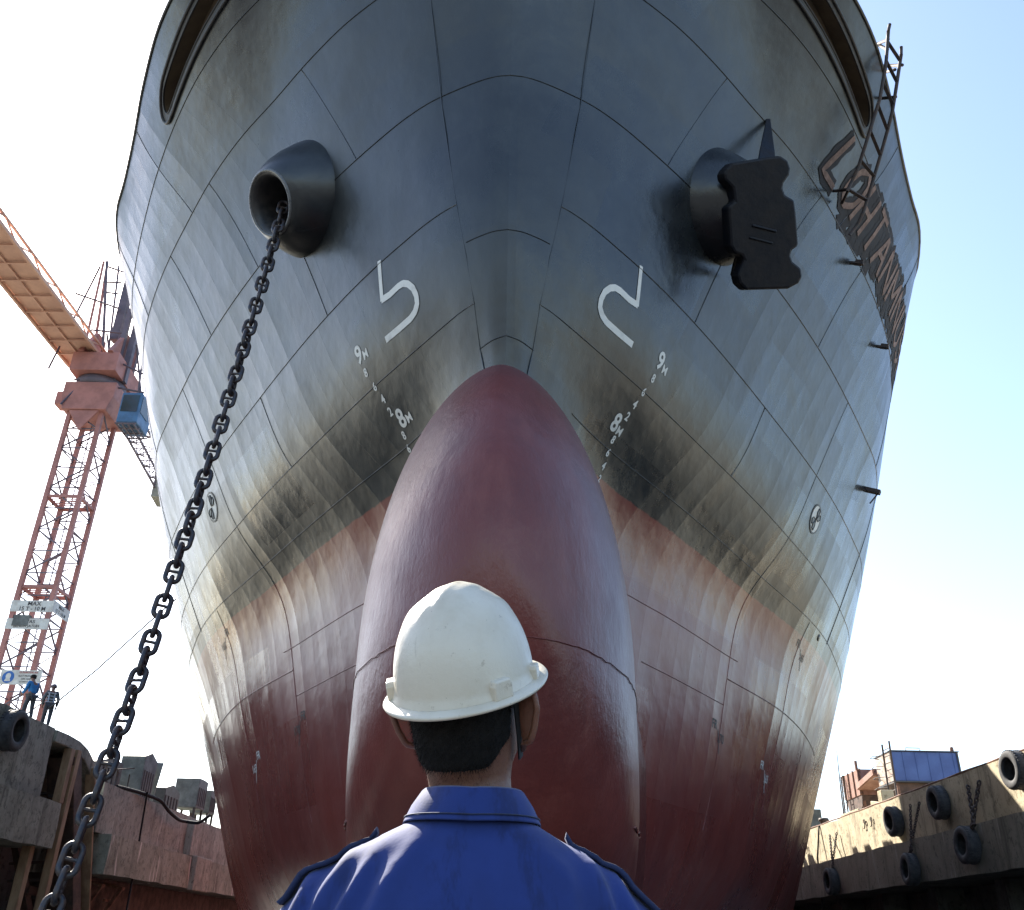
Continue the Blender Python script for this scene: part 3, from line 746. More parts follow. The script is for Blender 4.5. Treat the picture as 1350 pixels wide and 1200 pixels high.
# ------------------------------------------------------------------ staging ladder by the ship's name
ld = thing('staging_ladder', 'bent dark steel staging ladder hung off the bulwark over the ship name', 'ladder', (8.465, 14.600, 20.407))
ra = [(8.538, 14.000, 20.133), (8.373, 14.150, 19.176), (8.182, 14.400, 18.344), (7.880, 14.850, 17.434), (7.740, 15.200, 16.991), (7.535, 15.500, 16.583)]
rb = [(8.876, 14.300, 19.715), (8.704, 14.500, 18.927), (8.575, 14.750, 18.265), (8.436, 15.150, 17.722), (8.275, 15.500, 17.167), (7.956, 16.000, 16.187), (7.715, 16.200, 15.902)]
for r_ in (ra, rb):
    MB().tube(resample(r_, 16), .04, 6).build('rail', M['darkmetal'], ld)
ra_, rb_ = resample(ra, 101), resample(rb, 101)
for ta, tb in [(8, 4), (22, 17), (36, 30), (50, 43), (65, 56), (82, 67), (99, 80)]:
    MB().bar(ra_[ta], rb_[tb], .07, .04).build('rung', M['darkmetal'], ld)
for a, b in [((8.555, 14.900, 20.742), (8.517, 14.050, 19.907)), ((8.637, 14.700, 20.568), (8.464, 14.100, 19.605)), ((8.529, 15.000, 20.159), (8.876, 14.350, 19.414)), ((8.652, 15.100, 20.017), (8.701, 14.400, 19.316)), ((8.542, 15.300, 19.379), (8.673, 14.600, 18.642)),
             ((8.538, 14.000, 20.133), (8.585, 13.950, 20.307)), ((8.876, 14.300, 19.715), (8.894, 14.250, 19.915)), ((7.491, 16.000, 17.068), (7.560, 15.500, 16.630)), ((7.689, 16.200, 16.883), (7.602, 15.500, 16.678))]:
    MB().tube([a, b], .038, 6).build('bracket', M['darkmetal'], ld)

# ------------------------------------------------------------------ dock: floor, walls, fenders
g = MB(); g.add([(-900, -900, 0), (900, -900, 0), (900, 900, 0), (-900, 900, 0)], [[0, 1, 2, 3]])
struct(g.build('ground', M['conc_floor']))

def noisy_block(mb, lo, hi, n=(1, 40, 6), amp=.03, mi=0, seed=0):
    """box whose edges and faces are slightly uneven"""
    r = np.random.default_rng(seed); lo = np.array(lo, float); hi = np.array(hi, float)
    def face(axis, v, flip):
        a, b = [k for k in range(3) if k != axis]
        na, nb = n[a] + 1, n[b] + 1
        G = np.zeros((na, nb, 3))
        G[..., axis] = v
        G[..., a] = np.linspace(lo[a], hi[a], na)[:, None]; G[..., b] = np.linspace(lo[b], hi[b], nb)[None, :]
        P = G.reshape(-1, 3)
        for q in P:
            h = math.sin(q[1] * 1.7 + seed) * .5 + math.sin(q[1] * 4.1 + q[2] * 3.3 + seed * 2) * .35 + math.sin(q[1] * 9.7 + q[2] * 1.3) * .25
            q[2] += amp * h; q[0] += amp * .8 * math.sin(q[1] * 2.9 + q[2] * 2.1 + seed)
        mb.grid(P.reshape(G.shape), mi, True, flip=flip)
    for axis in range(3):
        face(axis, lo[axis], axis != 1); face(axis, hi[axis], axis == 1)

# right hand quay wall
wr = thing('dock_wall', 'sunlit cream concrete quay wall with tyres, right of the ship', 'dock wall', (17, 40, 0))
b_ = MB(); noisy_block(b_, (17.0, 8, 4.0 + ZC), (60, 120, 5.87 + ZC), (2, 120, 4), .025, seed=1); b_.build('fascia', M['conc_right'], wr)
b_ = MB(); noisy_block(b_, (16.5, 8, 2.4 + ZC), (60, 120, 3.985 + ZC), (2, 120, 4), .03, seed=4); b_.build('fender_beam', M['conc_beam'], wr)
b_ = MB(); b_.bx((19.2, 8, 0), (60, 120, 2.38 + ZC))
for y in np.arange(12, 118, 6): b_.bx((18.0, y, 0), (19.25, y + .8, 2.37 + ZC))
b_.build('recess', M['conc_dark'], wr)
b_ = MB(); b_.tube([(17.06, y, 5.93 + ZC + .012 * math.sin(y * 2)) for y in np.arange(26, 60, .5)], .035, 6); b_.tube([(17.4, y, 6.02 + ZC + .02 * math.sin(y * 1.3)) for y in np.arange(26, 44, .5)], .03, 6)
b_.build('edge_pipe', M['rust'], wr)
b_ = MB()
for y, z in [(17.000, 45.964, 6.651)[1:], (17.000, 45.063, 6.651)[1:], (17.000, 55.322, 6.327)[1:]]:
    b_.tube([(16.93, y + .09 * math.cos(a), z + .09 * math.sin(a)) for a in np.linspace(0, 2 * PI, 15)[:-1]], .022, 6, closed=True)
    b_.tube([(16.95, y, z - .09), (16.93, y + .05, z - .28), (16.93, y + .16, z - .3)], .025, 6)
b_.build('mooring_eye', M['darkmetal'], wr)

# left hand quay, near part
wl = thing('dock_wall', 'shaded brown concrete quay wall under the crane, left edge, with a big round tyre', 'dock wall', (-17.5, 30, 0))
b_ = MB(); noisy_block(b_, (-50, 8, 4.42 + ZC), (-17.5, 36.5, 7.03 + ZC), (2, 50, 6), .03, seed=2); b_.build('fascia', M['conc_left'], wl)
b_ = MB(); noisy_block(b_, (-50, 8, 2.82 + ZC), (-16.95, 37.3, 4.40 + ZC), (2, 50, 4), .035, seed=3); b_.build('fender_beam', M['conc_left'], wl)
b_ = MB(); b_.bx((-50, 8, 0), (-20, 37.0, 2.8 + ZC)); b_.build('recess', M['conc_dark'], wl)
b_ = MB()
for y0, w_ in [(31.6, .75), (33.3, .5), (34.9, .55)]: b_.bx((-19.2, y0, 0), (-18.4, y0 + w_, 2.79 + ZC))
b_.build('support_pier', M['conc_left'], wl)
for k, (px0, px1) in enumerate([((-17.450, 36.531, 3.911), (-17.450, 36.798, 2.029))]):
    MB().bar(np.array(px0) + [0, 0, .3], (px0[0], px0[1], 0), .34, .34).build('fender_post', M['rust_edgelight'], wl, .02)
y1 = (-17.450, 37.256, 6.505)[1]
for yy, zt, zb in [(y1 + .75, 6.55, 4.5), (y1 + 1.35, 6.6, .0)]:
    MB().bx((-17.62, yy - .17, zb + ZC if zb else 0), (-17.3, yy + .17, zt + ZC)).build('fender_post', M['rust_edgelight'], wl, .02)

# buttress with a rounded top between the two left walls
bt = thing('buttress', 'round-topped dark buttress bay with a slanting rim coloured as edge light behind the chain', 'buttress', (-17.5, 39, 0))
prof = [(36.52, 7.0), (37.6, 7.02), (38.7, 6.98), (39.6, 6.82), (40.4, 6.5), (41.1, 6.1), (41.6, 5.75), (41.75, 5.4)]
inn = [(y - .0, z - .45 - .1 * max(0, y - 39)) for y, z in prof]
poly = prof + inn[::-1]
b_ = MB(); b_.prism([(y, z + ZC) for y, z in poly], (0, 0, 0), (0, 1, 0), (0, 0, 1), (1, 0, 0), -24, -17.42); b_.build('cap', M['conc_left'], bt, .04)
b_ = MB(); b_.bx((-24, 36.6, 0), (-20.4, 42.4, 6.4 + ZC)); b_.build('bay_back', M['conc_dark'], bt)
b_ = MB(); b_.bar((-17.9, 38.6, 6.4 + ZC), (-17.9, 42.6, -.6 + ZC), .7, 1.1, up=(1, 0, 0)); b_.build('slanting_plate', M['darkrust'], bt, .03)
b_ = MB(); b_.bar((-17.45, 40.3, 6.2 + ZC), (-17.45, 43.6, -.9 + ZC), .12, .42, up=(1, 0, 0)); b_.build('rim', M['rust_edgelight'], bt, .03)  # tan bar stands in for the light along the bay's edge
b_ = MB()
for k in range(7):
    z = 4.9 - k * .62; y = 38.9 + k * .22
    b_.bar((-19.6, y, z + ZC), (-18.2, y + .25, z + ZC + .12), .12, .1); b_.box((-18.2, y + .3, z + ZC), (.3, .4, .14))
b_.build('rung', M['darkmetal'], bt)
b_ = MB(); b_.bar((-18.6, 39.6, 1.5 + ZC), (-18.6, 42.6, 1.35 + ZC), .25, .3); b_.bar((-18.9, 38.6, 3.0 + ZC), (-18.4, 41.4, -1 + ZC), .3, .3); b_.build('cross_brace', M['darkrust'], bt, .02)

# left hand quay, far part
wf = thing('dock_wall', 'drip-streaked grey concrete quay wall with machinery on top, left of the ship', 'dock wall', (-17.5, 60, 0))
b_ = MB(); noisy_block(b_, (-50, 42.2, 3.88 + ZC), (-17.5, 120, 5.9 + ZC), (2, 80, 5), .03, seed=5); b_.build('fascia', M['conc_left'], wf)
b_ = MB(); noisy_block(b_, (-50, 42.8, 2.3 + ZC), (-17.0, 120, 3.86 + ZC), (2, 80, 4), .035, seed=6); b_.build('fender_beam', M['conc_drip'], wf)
b_ = MB(); b_.bx((-17.01, 54.5, 2.2 + ZC), (-16.7, 57.3, 3.9 + ZC)); b_.bx((-17.52, 54.3, 3.9 + ZC), (-17.1, 57.0, 5.7 + ZC)); b_.build('stepped_block', M['conc_left'], wf, .05)
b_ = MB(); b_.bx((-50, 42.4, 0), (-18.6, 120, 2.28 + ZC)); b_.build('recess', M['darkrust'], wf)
b_ = MB()
for y in (44.6, 47.0):
    b_.bar((-18.5, y, 2.1 + ZC), (-17.6, y, 1.9 + ZC), .35, .14); b_.bar((-18.5, y, .5 + ZC), (-17.7, y, 1.9 + ZC), .16, .16); b_.bar((-18.2, y - .5, 1.4 + ZC), (-18.2, y + .6, 1.4 + ZC), .12, .12); b_.bar((-18.2, y - .4, .9 + ZC), (-18.2, y + .5, .95 + ZC), .12, .12)
b_.build('steel_bracket', M['rust'], wf, .01)

# tyres used as fenders
def tyre_mesh():
    t = MB()
    prof = [(.36, .16), (.34, .2), (.42, .235), (.52, .24), (.575, .22), (.605, .17), (.61, .08), (.612, 0), (.61, -.08), (.605, -.17), (.575, -.22), (.52, -.24), (.42, -.235), (.34, -.2), (.36, -.16), (.5, -.17), (.56, -.1), (.565, 0), (.56, .1), (.5, .17), (.36, .16)]
    t.lathe(prof, (0, 0, 0), (1, 0, 0), 40)
    for k in range(36):
        a = k * 2 * PI / 36; c, s = math.cos(a), math.sin(a)
        R_ = np.array([[1, 0, 0], [0, c, -s], [0, s, c]])
        for sg in (-1, 1): t.box(R_ @ np.array([sg * .13, 0, .613]), (.1, .055, .03), R_)
    return t
t0 = None
TY = [((16.760, 31.263, 6.622), 'dusty tyre at the far right of the quay top edge, rim lit by sun', 1), ((16.760, 37.366, 6.390), 'dark tyre on the shaded upper quay wall below the blue tank', 1), ((16.760, 42.033, 6.216), 'upper tyre beside the ladder tank, at the edge of the sunlit wall', .98),
      ((16.250, 34.600, 4.622), 'low tyre with a sunlit white top, hung under two thick chains', 1), ((16.250, 39.879, 4.186), 'low tyre on the shaded beam, third from the right of the picture', .97), ((16.250, 49.765, 4.279), 'lowest far tyre nearest the ship hull on the sunlit beam', 1),
      ((-17.220, 32.817, 7.538), 'big grey tyre on the left quay wall under the two workers', 1.12)]
tyres = []
for i, (p, lab, sc) in enumerate(TY):
    if t0 is None: o = t0 = tyre_mesh().build('tyre', M['tyre'])
    else: o = t0.copy(); COL.objects.link(o)
    o.location = p; o.scale = (sc, sc, sc); o.rotation_euler = (i * .7, random.uniform(-.06, .06), random.uniform(-.12, .1))
    tag(o, lab, 'tyre', 'tyres hung on the dock walls as fenders'); tyres.append(o)
# chains that hold the low tyres
def small_chain(name, pts, lab, r=.09, th=.026, mat='darkmetal'):
    c = MB(); P = np.array(pts, float); d = np.r_[0, np.cumsum(np.linalg.norm(np.diff(P, axis=0), axis=1))]
    n = int(d[-1] / (r * 1.45))
    for i in range(n):
        s_ = (i + .5) * d[-1] / n; p = np.array([np.interp(s_, d, P[:, k]) for k in range(3)]); q = np.array([np.interp(s_ + .02, d, P[:, k]) for k in range(3)])
        z = nrm(q - p); x = nrm(np.cross(z, [1, .2, 0])); y = np.cross(z, x); u = x if i % 2 else y
        c.tube([p + z * r * math.cos(a) + u * r * .6 * math.sin(a) for a in np.linspace(0, 2 * PI, 11)[:-1]], th, 5, closed=True)
    o = c.build(name, M[mat]); tag(o, lab, 'chain', 'chains holding the low tyres')
for (top1, top2, bot, lab) in [(((16.900, 34.998, 6.665), (16.900, 34.084, 6.688)), None, (16.350, 34.120, 5.218), 'thick pair of rusty chains above the sun-topped low tyre'),
                               (((16.900, 40.339, 6.683), (16.900, 39.410, 6.654)), None, (16.350, 39.802, 4.880), 'pair of dark chains in the shaded patch between two tyres'),
                               (((16.900, 51.012, 6.540), (16.900, 49.913, 6.541)), None, (16.350, 49.676, 4.893), 'pair of thin chains on the sunlit wall nearest the hull')]:
    pts = [top1[0], np.array(bot) + [0, -.12, 0], np.array(bot) + [0, .1, -.1], top1[1]]
    small_chain('fender_chain', pts, lab, .1 if 'thick' in lab else .075, .034 if 'thick' in lab else .024)

# ------------------------------------------------------------------ right quay: tanks, pole, bits
def legs_of(root, x0, x1, y0, y1, zt, zb, w=.16, mat='rust'):
    for x in (x0, x1):
        for y in (y0, y1): MB().bx((x - w / 2, y - w / 2, zb), (x + w / 2, y + w / 2, zt)).build('leg', M[mat], root)
QZ = 5.87 + ZC
tk = thing('water_tank', 'big blue rectangular tank on a stand above the right quay', 'tank', (26.5, 61, QZ))
b_ = MB(); b_.bx((24.5, 60.0, 9.42 + ZC), (28.7, 62.7, 11.2 + ZC)); b_.build('shell', M['tankblue'], tk, .03)
b_ = MB()
for x in np.arange(25.2, 28.6, .8): b_.bx((x - .03, 59.965, 9.45 + ZC), (x + .03, 60.0, 11.17 + ZC))
b_.build('stiffener', M['tankblue'], tk)
b_ = MB(); b_.bx((24.4, 59.9, 11.205 + ZC), (28.8, 62.8, 11.27 + ZC)); b_.bx((24.4, 59.9, 9.33 + ZC), (28.8, 62.8, 9.415 + ZC)); b_.bx((28.62, 59.92, 9.42 + ZC), (28.72, 60.0, 11.2 + ZC)); b_.build('edge_frame', M['blacksteel'], tk)
b_ = MB(); b_.bx((24.44, 60.03, 9.45 + ZC), (24.497, 62.67, 11.18 + ZC)); b_.build('side_panel', M['tankwhite'], tk)
b_ = MB(); b_.prism([(24.4, 9.32), (28.8, 9.32), (28.2, 8.3), (25.2, 8.3)], (0, 0, ZC), (1, 0, 0), (0, 0, 1), (0, 1, 0), 60.2, 62.6); b_.build('hopper_bottom', M['darkrust'], tk)
legs_of(tk, 24.6, 28.5, 60.1, 62.5, 9.3 + ZC, QZ)
b_ = MB(); b_.lathe([(.0, .32), (.09, .3), (.12, .2), (.12, 0)], (28.5, 60.2, 11.27 + ZC), (0, 0, 1), 16); b_.build('vent', M['rust'], tk)
b_ = MB(); b_.tube([(25.5, 60.1, 11.3 + ZC), (25.5, 60.1, 11.45 + ZC), (26.4, 60.1, 11.45 + ZC), (26.4, 60.1, 11.3 + ZC)], .03, 6); b_.build('handle', M['darkmetal'], tk)
l2 = thing('tank_ladder', 'dark upright ladder against the sunny end of the blue tank', 'ladder', (24.1, 59.8, QZ))
for y in (59.3, 60.5): MB().tube([(24.05, y, QZ), (24.2, y, 11.7 + ZC)], .06, 6).build('rail', M['darkmetal'], l2)
b_ = MB()
for z in np.arange(.4, 5.6, .42): MB().tube([(24.05 + z * .027, 59.3, QZ + z), (24.05 + z * .027, 60.5, QZ + z)], .03, 6).build('rung', M['darkmetal'], l2)
b_ = MB()
for k in range(4):
    z = QZ + 3.2 + k * .65; b_.tube([(24.15 + .0, 60.5, z), (23.6, 60.9, z), (23.7, 61.6, z), (24.4, 61.9, z)], .025, 5)
b_.build('safety_hoop', M['darkmetal'], l2)
rk = thing('hopper_tank', 'rusty pink hopper tank on legs beside the blue tank', 'tank', (25.5, 67.5, QZ))
b_ = MB(); b_.bx((24.4, 66.0, 9.4 + ZC), (26.9, 69.1, 11.08 + ZC)); b_.build('shell', [M['pinksteel']], rk, .02)
b_ = MB(); b_.prism([(66.0, 9.38), (69.1, 9.38), (68.9, 8.55), (67.5, 8.15), (66.2, 8.7)], (0, 0, ZC), (0, 1, 0), (0, 0, 1), (1, 0, 0), 24.45, 26.6); b_.build('hopper_bottom', M['darkrust'], rk)
b_ = MB()
for y in (66.0, 67.0, 68.0, 69.05): b_.bx((24.32, y - .05, 9.4 + ZC), (24.395, y + .05, 11.12 + ZC))
for x in (24.5, 25.6, 26.8): b_.bx((x - .05, 65.92, 9.4 + ZC), (x + .05, 65.995, 11.12 + ZC))
b_.build('stiffener', M['rust'], rk)
legs_of(rk, 24.6, 26.6, 66.2, 68.9, 9.3 + ZC, QZ, .2)
b_ = MB(); b_.bar((24.3, 65.9, 11.0 + ZC), (24.3, 65.9, 11.6 + ZC), .16); b_.build('lug', M['rust'], rk)
for y in (68.3, 68.9): MB().tube([(24.05, y, QZ), (24.2, y, 11.0 + ZC)], .05, 6).build('ladder_rail', M['darkmetal'], rk)
b_ = MB()
for z in np.arange(.5, 5, .4): b_.tube([(24.1, 68.3, QZ + z), (24.1, 68.9, QZ + z)], .025, 5)
b_.build('ladder_rung', M['darkmetal'], rk)
b_ = MB(); b_.bar((24.9, 62.7, 10.2 + ZC), (24.9, 66.0, 9.75 + ZC), 1.4, .14); b_.bar((24.2, 62.7, 10.35 + ZC), (24.2, 66.0, 9.9 + ZC), .12, .35)
tag(b_.build('catwalk', M['pinksteel']), 'sloping catwalk joining the rusty hopper to the blue tank', 'catwalk')
b_ = MB(); p0 = np.array((22.258, 64.000, 8.632)); p1 = np.array((22.445, 64.000, 13.202)); b_.tube([(p0[0], p0[1], QZ), p0 * .55 + p1 * .45, p1], [.06, .045, .02], 6)
tag(b_.build('antenna_pole', M['darkmetal']), 'thin bare pole standing on the quay beside the rusty hopper', 'pole')
pb = (17.600, 42.517, 7.634)
b_ = MB(); b_.bx((17.4, 47.8, QZ + .0), (18.4, 50.5, QZ + .3)); b_.bx((17.5, 44.8, QZ + .0), (18.1, 45.3, QZ + .75)); b_.bx((18.35, 44.6, QZ), (19.0, 46.2, QZ + .45)); b_.bar((18.5, 46, QZ + .2), (18.3, 48.2, QZ + .6), .2)
tag(b_.build('concrete_plinth', M['conc_right'], None, .04), 'broken sunlit concrete plinth on the quay edge under the tank ladder', 'plinth')
q = (17.600, 56.403, 7.438)
b_ = MB(); b_.bx((17.4, q[1] - .5, QZ), (18.2, q[1] + .9, QZ + 1.25)); b_.bx((17.36, q[1] - .2, QZ + .3), (17.4, q[1] + .4, QZ + .9))
tag(b_.build('cabinet', M['greybox'], None, .03), 'pale grey cabinet on the quay peeping out beside the hull', 'cabinet')
q = (17.500, 53.516, 7.216)
b_ = MB(); b_.lathe([(.0, .5), (.25, .48), (.3, .36), (.2, .28), (.18, .05), (.3, 0)], (17.5, q[1], QZ), (0, 0, 1), 20)
tag(b_.build('bollard', M['darkmetal']), 'squat dark bollard on the right quay edge', 'bollard')
b_ = MB(); q0 = (16.600, 52.744, 6.588); q1 = (16.600, 55.000, 3.154); b_.tube([(17.5, q0[1] - .2, QZ + .05), (16.95, q0[1], QZ - .02), (16.65, q0[1], q0[2] - 1), (16.62, q0[1] + .3, .4)], .05, 6)
tag(b_.build('hanging_hose', M['cable']), 'black hose hanging straight down the right quay wall by the hull', 'hose')

# ------------------------------------------------------------------ left quay: machinery, cable
LZ = 5.9 + ZC
mach = [((-19.6, 45.5), (1.6, 3.0, 1.5), 'dark slatted winch housing on the left quay, nearest the chain'), ((-18.9, 49.3), (1.2, 1.6, 2.1), 'tall green-grey box leaning over the winch housing'),
        ((-18.9, 53.5), (1.1, 2.4, 1.15), 'low dark gable-topped box in the middle of the left quay'), ((-18.7, 57.6), (1.4, 1.7, 1.6), 'green-grey box on short legs beside the hull'), ((-18.6, 60.0), (1.2, 1.2, 1.3), 'small green-grey box on legs touching the hull in view')]
for i, ((x, y), (a, b, c), lab) in enumerate(mach):
    rt = thing('machine_box', lab, 'machine box', (x, y, LZ), 'machine boxes on the left quay')
    z0 = LZ + (.75 if i >= 3 else .05)
    b_ = MB(); b_.prism([(-b / 2, z0), (b / 2, z0), (b / 2 + (.12 if i == 1 else 0), z0 + c), (0, z0 + c + (.3 if i in (1, 2) else .03)), (-b / 2 - (.12 if i == 1 else 0), z0 + c * (.75 if i == 0 else 1))], (x, y, 0), (0, 1, 0), (0, 0, 1), (1, 0, 0), -a / 2, a / 2)
    b_.build('housing', M['greybox'] if i in (1, 3, 4) else M['blacksteel'], rt, .02)
    b_ = MB()
    for k in range(5): b_.bx((x + a / 2, y - b / 2 + b * (k + .25) / 5, z0 + .12), (x + a / 2 + .03, y - b / 2 + b * (k + .55) / 5, z0 + c * .7))
    b_.build('slat', M['darkmetal'], rt)
    if i >= 3:
        for sx in (-1, 1):
            for sy in (-1, 1): MB().bx((x + sx * a * .42 - .06, y + sy * b * .42 - .06, LZ - .02), (x + sx * a * .42 + .06, y + sy * b * .42 + .06, z0)).build('leg', M['darkmetal'], rt)
    if i == 1:
        MB().bar((x + .5, y + 1.0, LZ + .2), (x + .6, y + 1.35, LZ + 2.2), .08, .3).build('door_flap', M['greybox'], rt)
b_ = MB()
for y in (43.2, 44.5, 46.0): b_.tube([(-18.0, y, LZ), (-18.0, y, LZ + .9)], .03, 6)
b_.tube([(-18.0, 43.2, LZ + .9), (-18.0, 44.5, LZ + .9), (-18.0, 46.4, LZ + 1.25)], .03, 6)
tag(b_.build('guard_rail', M['darkmetal']), 'thin bent guard rail on the left quay behind the chain', 'guard rail')
b_ = MB(); w0 = np.array((-17.300, 46.543, 7.299)); w1 = np.array((-17.000, 52.355, 6.716)); w2 = np.array((-15.655, 52.000, 7.003))
pts = [w0 + [-.6, -2, .05], w0, w0 * .72 + w1 * .28 + [.1, 0, .1], w0 * .5 + w1 * .5 + [.15, 0, -.12], w1 * .85 + w0 * .15 + [0, 0, -.12], w1, w1 * .5 + w2 * .5 + [0, 0, -.22], w2]
tt = np.linspace(0, len(pts) - 1, 60); sp_ = np.array([pchip(np.arange(len(pts)), [p[k] for p in pts], tt) for k in range(3)]).T
b_.tube(sp_, .085, 8)
tag(b_.build('power_cable', M['cable']), 'thick black cable sagging from the left quay to the hull', 'cable')
b_ = MB(); b_.tube([w0 + [.1, 0, .1], (w0[0] + .15, w0[1] + .1, 4.4), (w0[0] + .22, w0[1], .3)], .045, 6)
tag(b_.build('hanging_cable', M['cable']), 'thin black cable hanging straight down the streaked left wall', 'cable')
b_ = MB(); a = np.array((-17.700, 35.734, 8.824)); c = np.array((-13.773, 34.000, 11.869)); d = np.array((-11.460, 32.000, 12.925)); b_.tube([a, (a + c) / 2 - [0, 0, .12], c, d], .028, 6)
tag(b_.build('guy_wire', M['rope']), 'taut thin wire rising from the workers feet behind the chain', 'wire')

# ------------------------------------------------------------------ tower crane
cr = thing('tower_crane', 'pale red lattice tower crane with blue cab rising behind the left quay', 'crane', (-25.4, 48, 7.03 + ZC))
cx0, cx1, cy0, cy1 = -26.35, -24.45, 47.05, 48.95
zb_, zt_ = 7.0 + ZC, 27.6 + ZC
for x in (cx0, cx1):
    for y in (cy0, cy1): MB().bar((x, y, zb_), (x, y, zt_), .24, .24).build('mast_leg', M['cranered'], cr)
ms = MB(); cs = [(cx0, cy0), (cx1, cy0), (cx1, cy1), (cx0, cy1)]
nb = 16; dz = (zt_ - zb_) / nb
for k in range(nb):
    z = zb_ + k * dz
    for i in range(4):
        (xa, ya), (xb, yb) = cs[i], cs[(i + 1) % 4]
        if k % 2: xa, ya, xb, yb = xb, yb, xa, ya
        ms.bar((xa, ya, z), (xb, yb, z + dz), .075); ms.bar((xa, ya, z + dz), (xb, yb, z + dz), .06)
ms.build('mast_bracing', M['cranedark'], cr)
for z in (16.5 + ZC, 21.9 + ZC):
    pl = MB()
    for i in range(4):
        (xa, ya), (xb, yb) = cs[i], cs[(i + 1) % 4]; pl.bar((xa, ya, z), (xb, yb, z), .14, .16)
    for t in np.linspace(.1, .9, 6): pl.bar((cx0, cy0 + t * 1.9, z + .05), (cx1, cy0 + t * 1.9, z + .05), .06, .05)
    pl.build('rest_platform', M['cranered'], cr)
lm = MB()
for x in (-25.6, -25.2): lm.bar((x, 48.5, zb_), (x, 48.5, zt_), .05)
for z in np.arange(zb_, zt_, .45): lm.bar((-25.6, 48.5, z), (-25.2, 48.5, z), .03)
lm.build('mast_ladder', M['cranedark'], cr)
bs = MB(); bs.bx((-29, 46.4, zb_ + .4), (-23.7, 47.0, zb_ + 1.0)); bs.bx((-29, 49, zb_ + .4), (-23.7, 49.6, zb_ + 1.0)); bs.bx((-27, 45.5, zb_ - .1), (-26.4, 51, zb_ + .4)); bs.bx((-24.5, 45.5, zb_ - .1), (-23.9, 51, zb_ + .4))
bs.build('base_frame', M['cranered'], cr)
sl = MB()
sl.prism([(-1.3, 0), (1.3, 0), (1.6, .9), (1.6, 1.9), (-1.5, 1.9), (-1.5, .9)], (-25.4, 0, zt_ - .2), (1, 0, 0), (0, 0, 1), (0, 1, 0), 46.6, 49.4)
sl.prism([(-.9, 0), (.9, 0), (0, -1.4)], (-25.4, 0, zt_ - .2), (1, 0, 0), (0, 0, 1), (0, 1, 0), 46.7, 46.8)
sl.box((-27.1, 47.6, zt_ + .9), (.9, .9, .9)); sl.build('slewing_frame', M['cranered'], cr, .04)
sr = MB(); sr.lathe([(1.2, 0), (1.45, .05), (1.45, .55), (1.2, .6), (0, .6)], (-25.4, 48, zt_ + 1.7), (0, 0, 1), 36); sr.build('slewing_ring', M['cranedark'], cr)
up = MB(); up.bx((-26.7, 46.2, zt_ + 2.3), (-23.9, 50, zt_ + 3.6)); up.prism([(46, 0), (48.5, 0), (48.5, 2.2), (47.4, 2.2)], (0, 0, zt_ + 3.6), (0, 1, 0), (0, 0, 1), (1, 0, 0), -24.6, -24.3)
up.prism([(46, 0), (48.5, 0), (48.5, 2.2), (47.4, 2.2)], (0, 0, zt_ + 3.6), (0, 1, 0), (0, 0, 1), (1, 0, 0), -26.4, -26.1); up.build('turntable', M['cranered'], cr, .03)
jb = MB(); ZJ = 31.4
jl0 = np.array((-27.790, 49.481, 32.700)); jl1 = np.array((-28.005, 39.518, 32.700)); jr0 = np.array((-25.451, 46.834, 32.700)); jr1 = np.array((-25.970, 37.536, 32.700))
wj = jr0 - jl0; wj = np.array([np.linalg.norm(wj[:2]) * .0 + 2.0, 0, 0])
dj = nrm(((jl1 - jl0) + (jr1 - jr0)) / 2 * [1, 1, 0])
a0 = (jl0 + jr0) / 2; side_ = nrm(np.cross(dj, [0, 0, 1.])); hw_ = abs((jr0 - jl0) @ side_) / 2
Lj = 24
for sg in (-1, 1):
    jb.bar(a0 + side_ * sg * hw_, a0 + side_ * sg * hw_ + dj * Lj, .16, .2)
    jb.bar(a0 + side_ * sg * hw_ + [0, 0, .6], a0 + side_ * sg * hw_ + dj * Lj + [0, 0, .6], .12)
    for k in range(17):
        p = a0 + side_ * sg * hw_ + dj * Lj * k / 17; q_ = a0 + side_ * sg * hw_ + dj * Lj * (k + 1) / 17
        jb.bar(p + [0, 0, .6 * (k % 2)], q_ + [0, 0, .6 * ((k + 1) % 2)], .07)
for k in range(18):
    p = a0 + dj * Lj * k / 17; jb.bar(p - side_ * hw_, p + side_ * hw_, .09, .1)
jb.bar(a0 + side_ * .1 + [0, 0, .02], a0 + side_ * .1 + dj * Lj + [0, 0, .02], .08, .08)
jb.box(a0 + dj * Lj / 2 + [0, 0, .14], (2 * hw_ - .1, Lj, .03), np.array([side_, dj, [0, 0, 1.]]).T)
jb.build('jib', M['craneyellow'], cr)
cj = MB(); c0 = np.array((-26.540, 52.842, 31.900)); c1 = np.array((-27.550, 63.706, 31.900)); dc = nrm((c1 - c0) * [1, 1, 0]); sc_ = nrm(np.cross(dc, [0, 0, 1.]))
sc_ = sc_ if sc_[0] > 0 else -sc_
Lc = np.linalg.norm((c1 - c0)[:2]) + 2
for w_ in (0, 1.7):
    for h in (0, 1.2): cj.bar(c0 + sc_ * w_ + [0, 0, h], c0 + sc_ * w_ + dc * Lc + [0, 0, h], .13)
for k in range(14):
    p = c0 + dc * Lc * k / 14; q_ = c0 + dc * Lc * (k + 1) / 14
    cj.bar(p + sc_ * 1.7 * (k % 2), q_ + sc_ * 1.7 * ((k + 1) % 2), .06); cj.bar(p, p + sc_ * 1.7, .06)
    for w_ in (0, 1.7): cj.bar(p + sc_ * w_ + [0, 0, 1.2 * (k % 2)], q_ + sc_ * w_ + [0, 0, 1.2 * ((k + 1) % 2)], .06)
cj.build('counter_jib', M['cranedark'], cr)
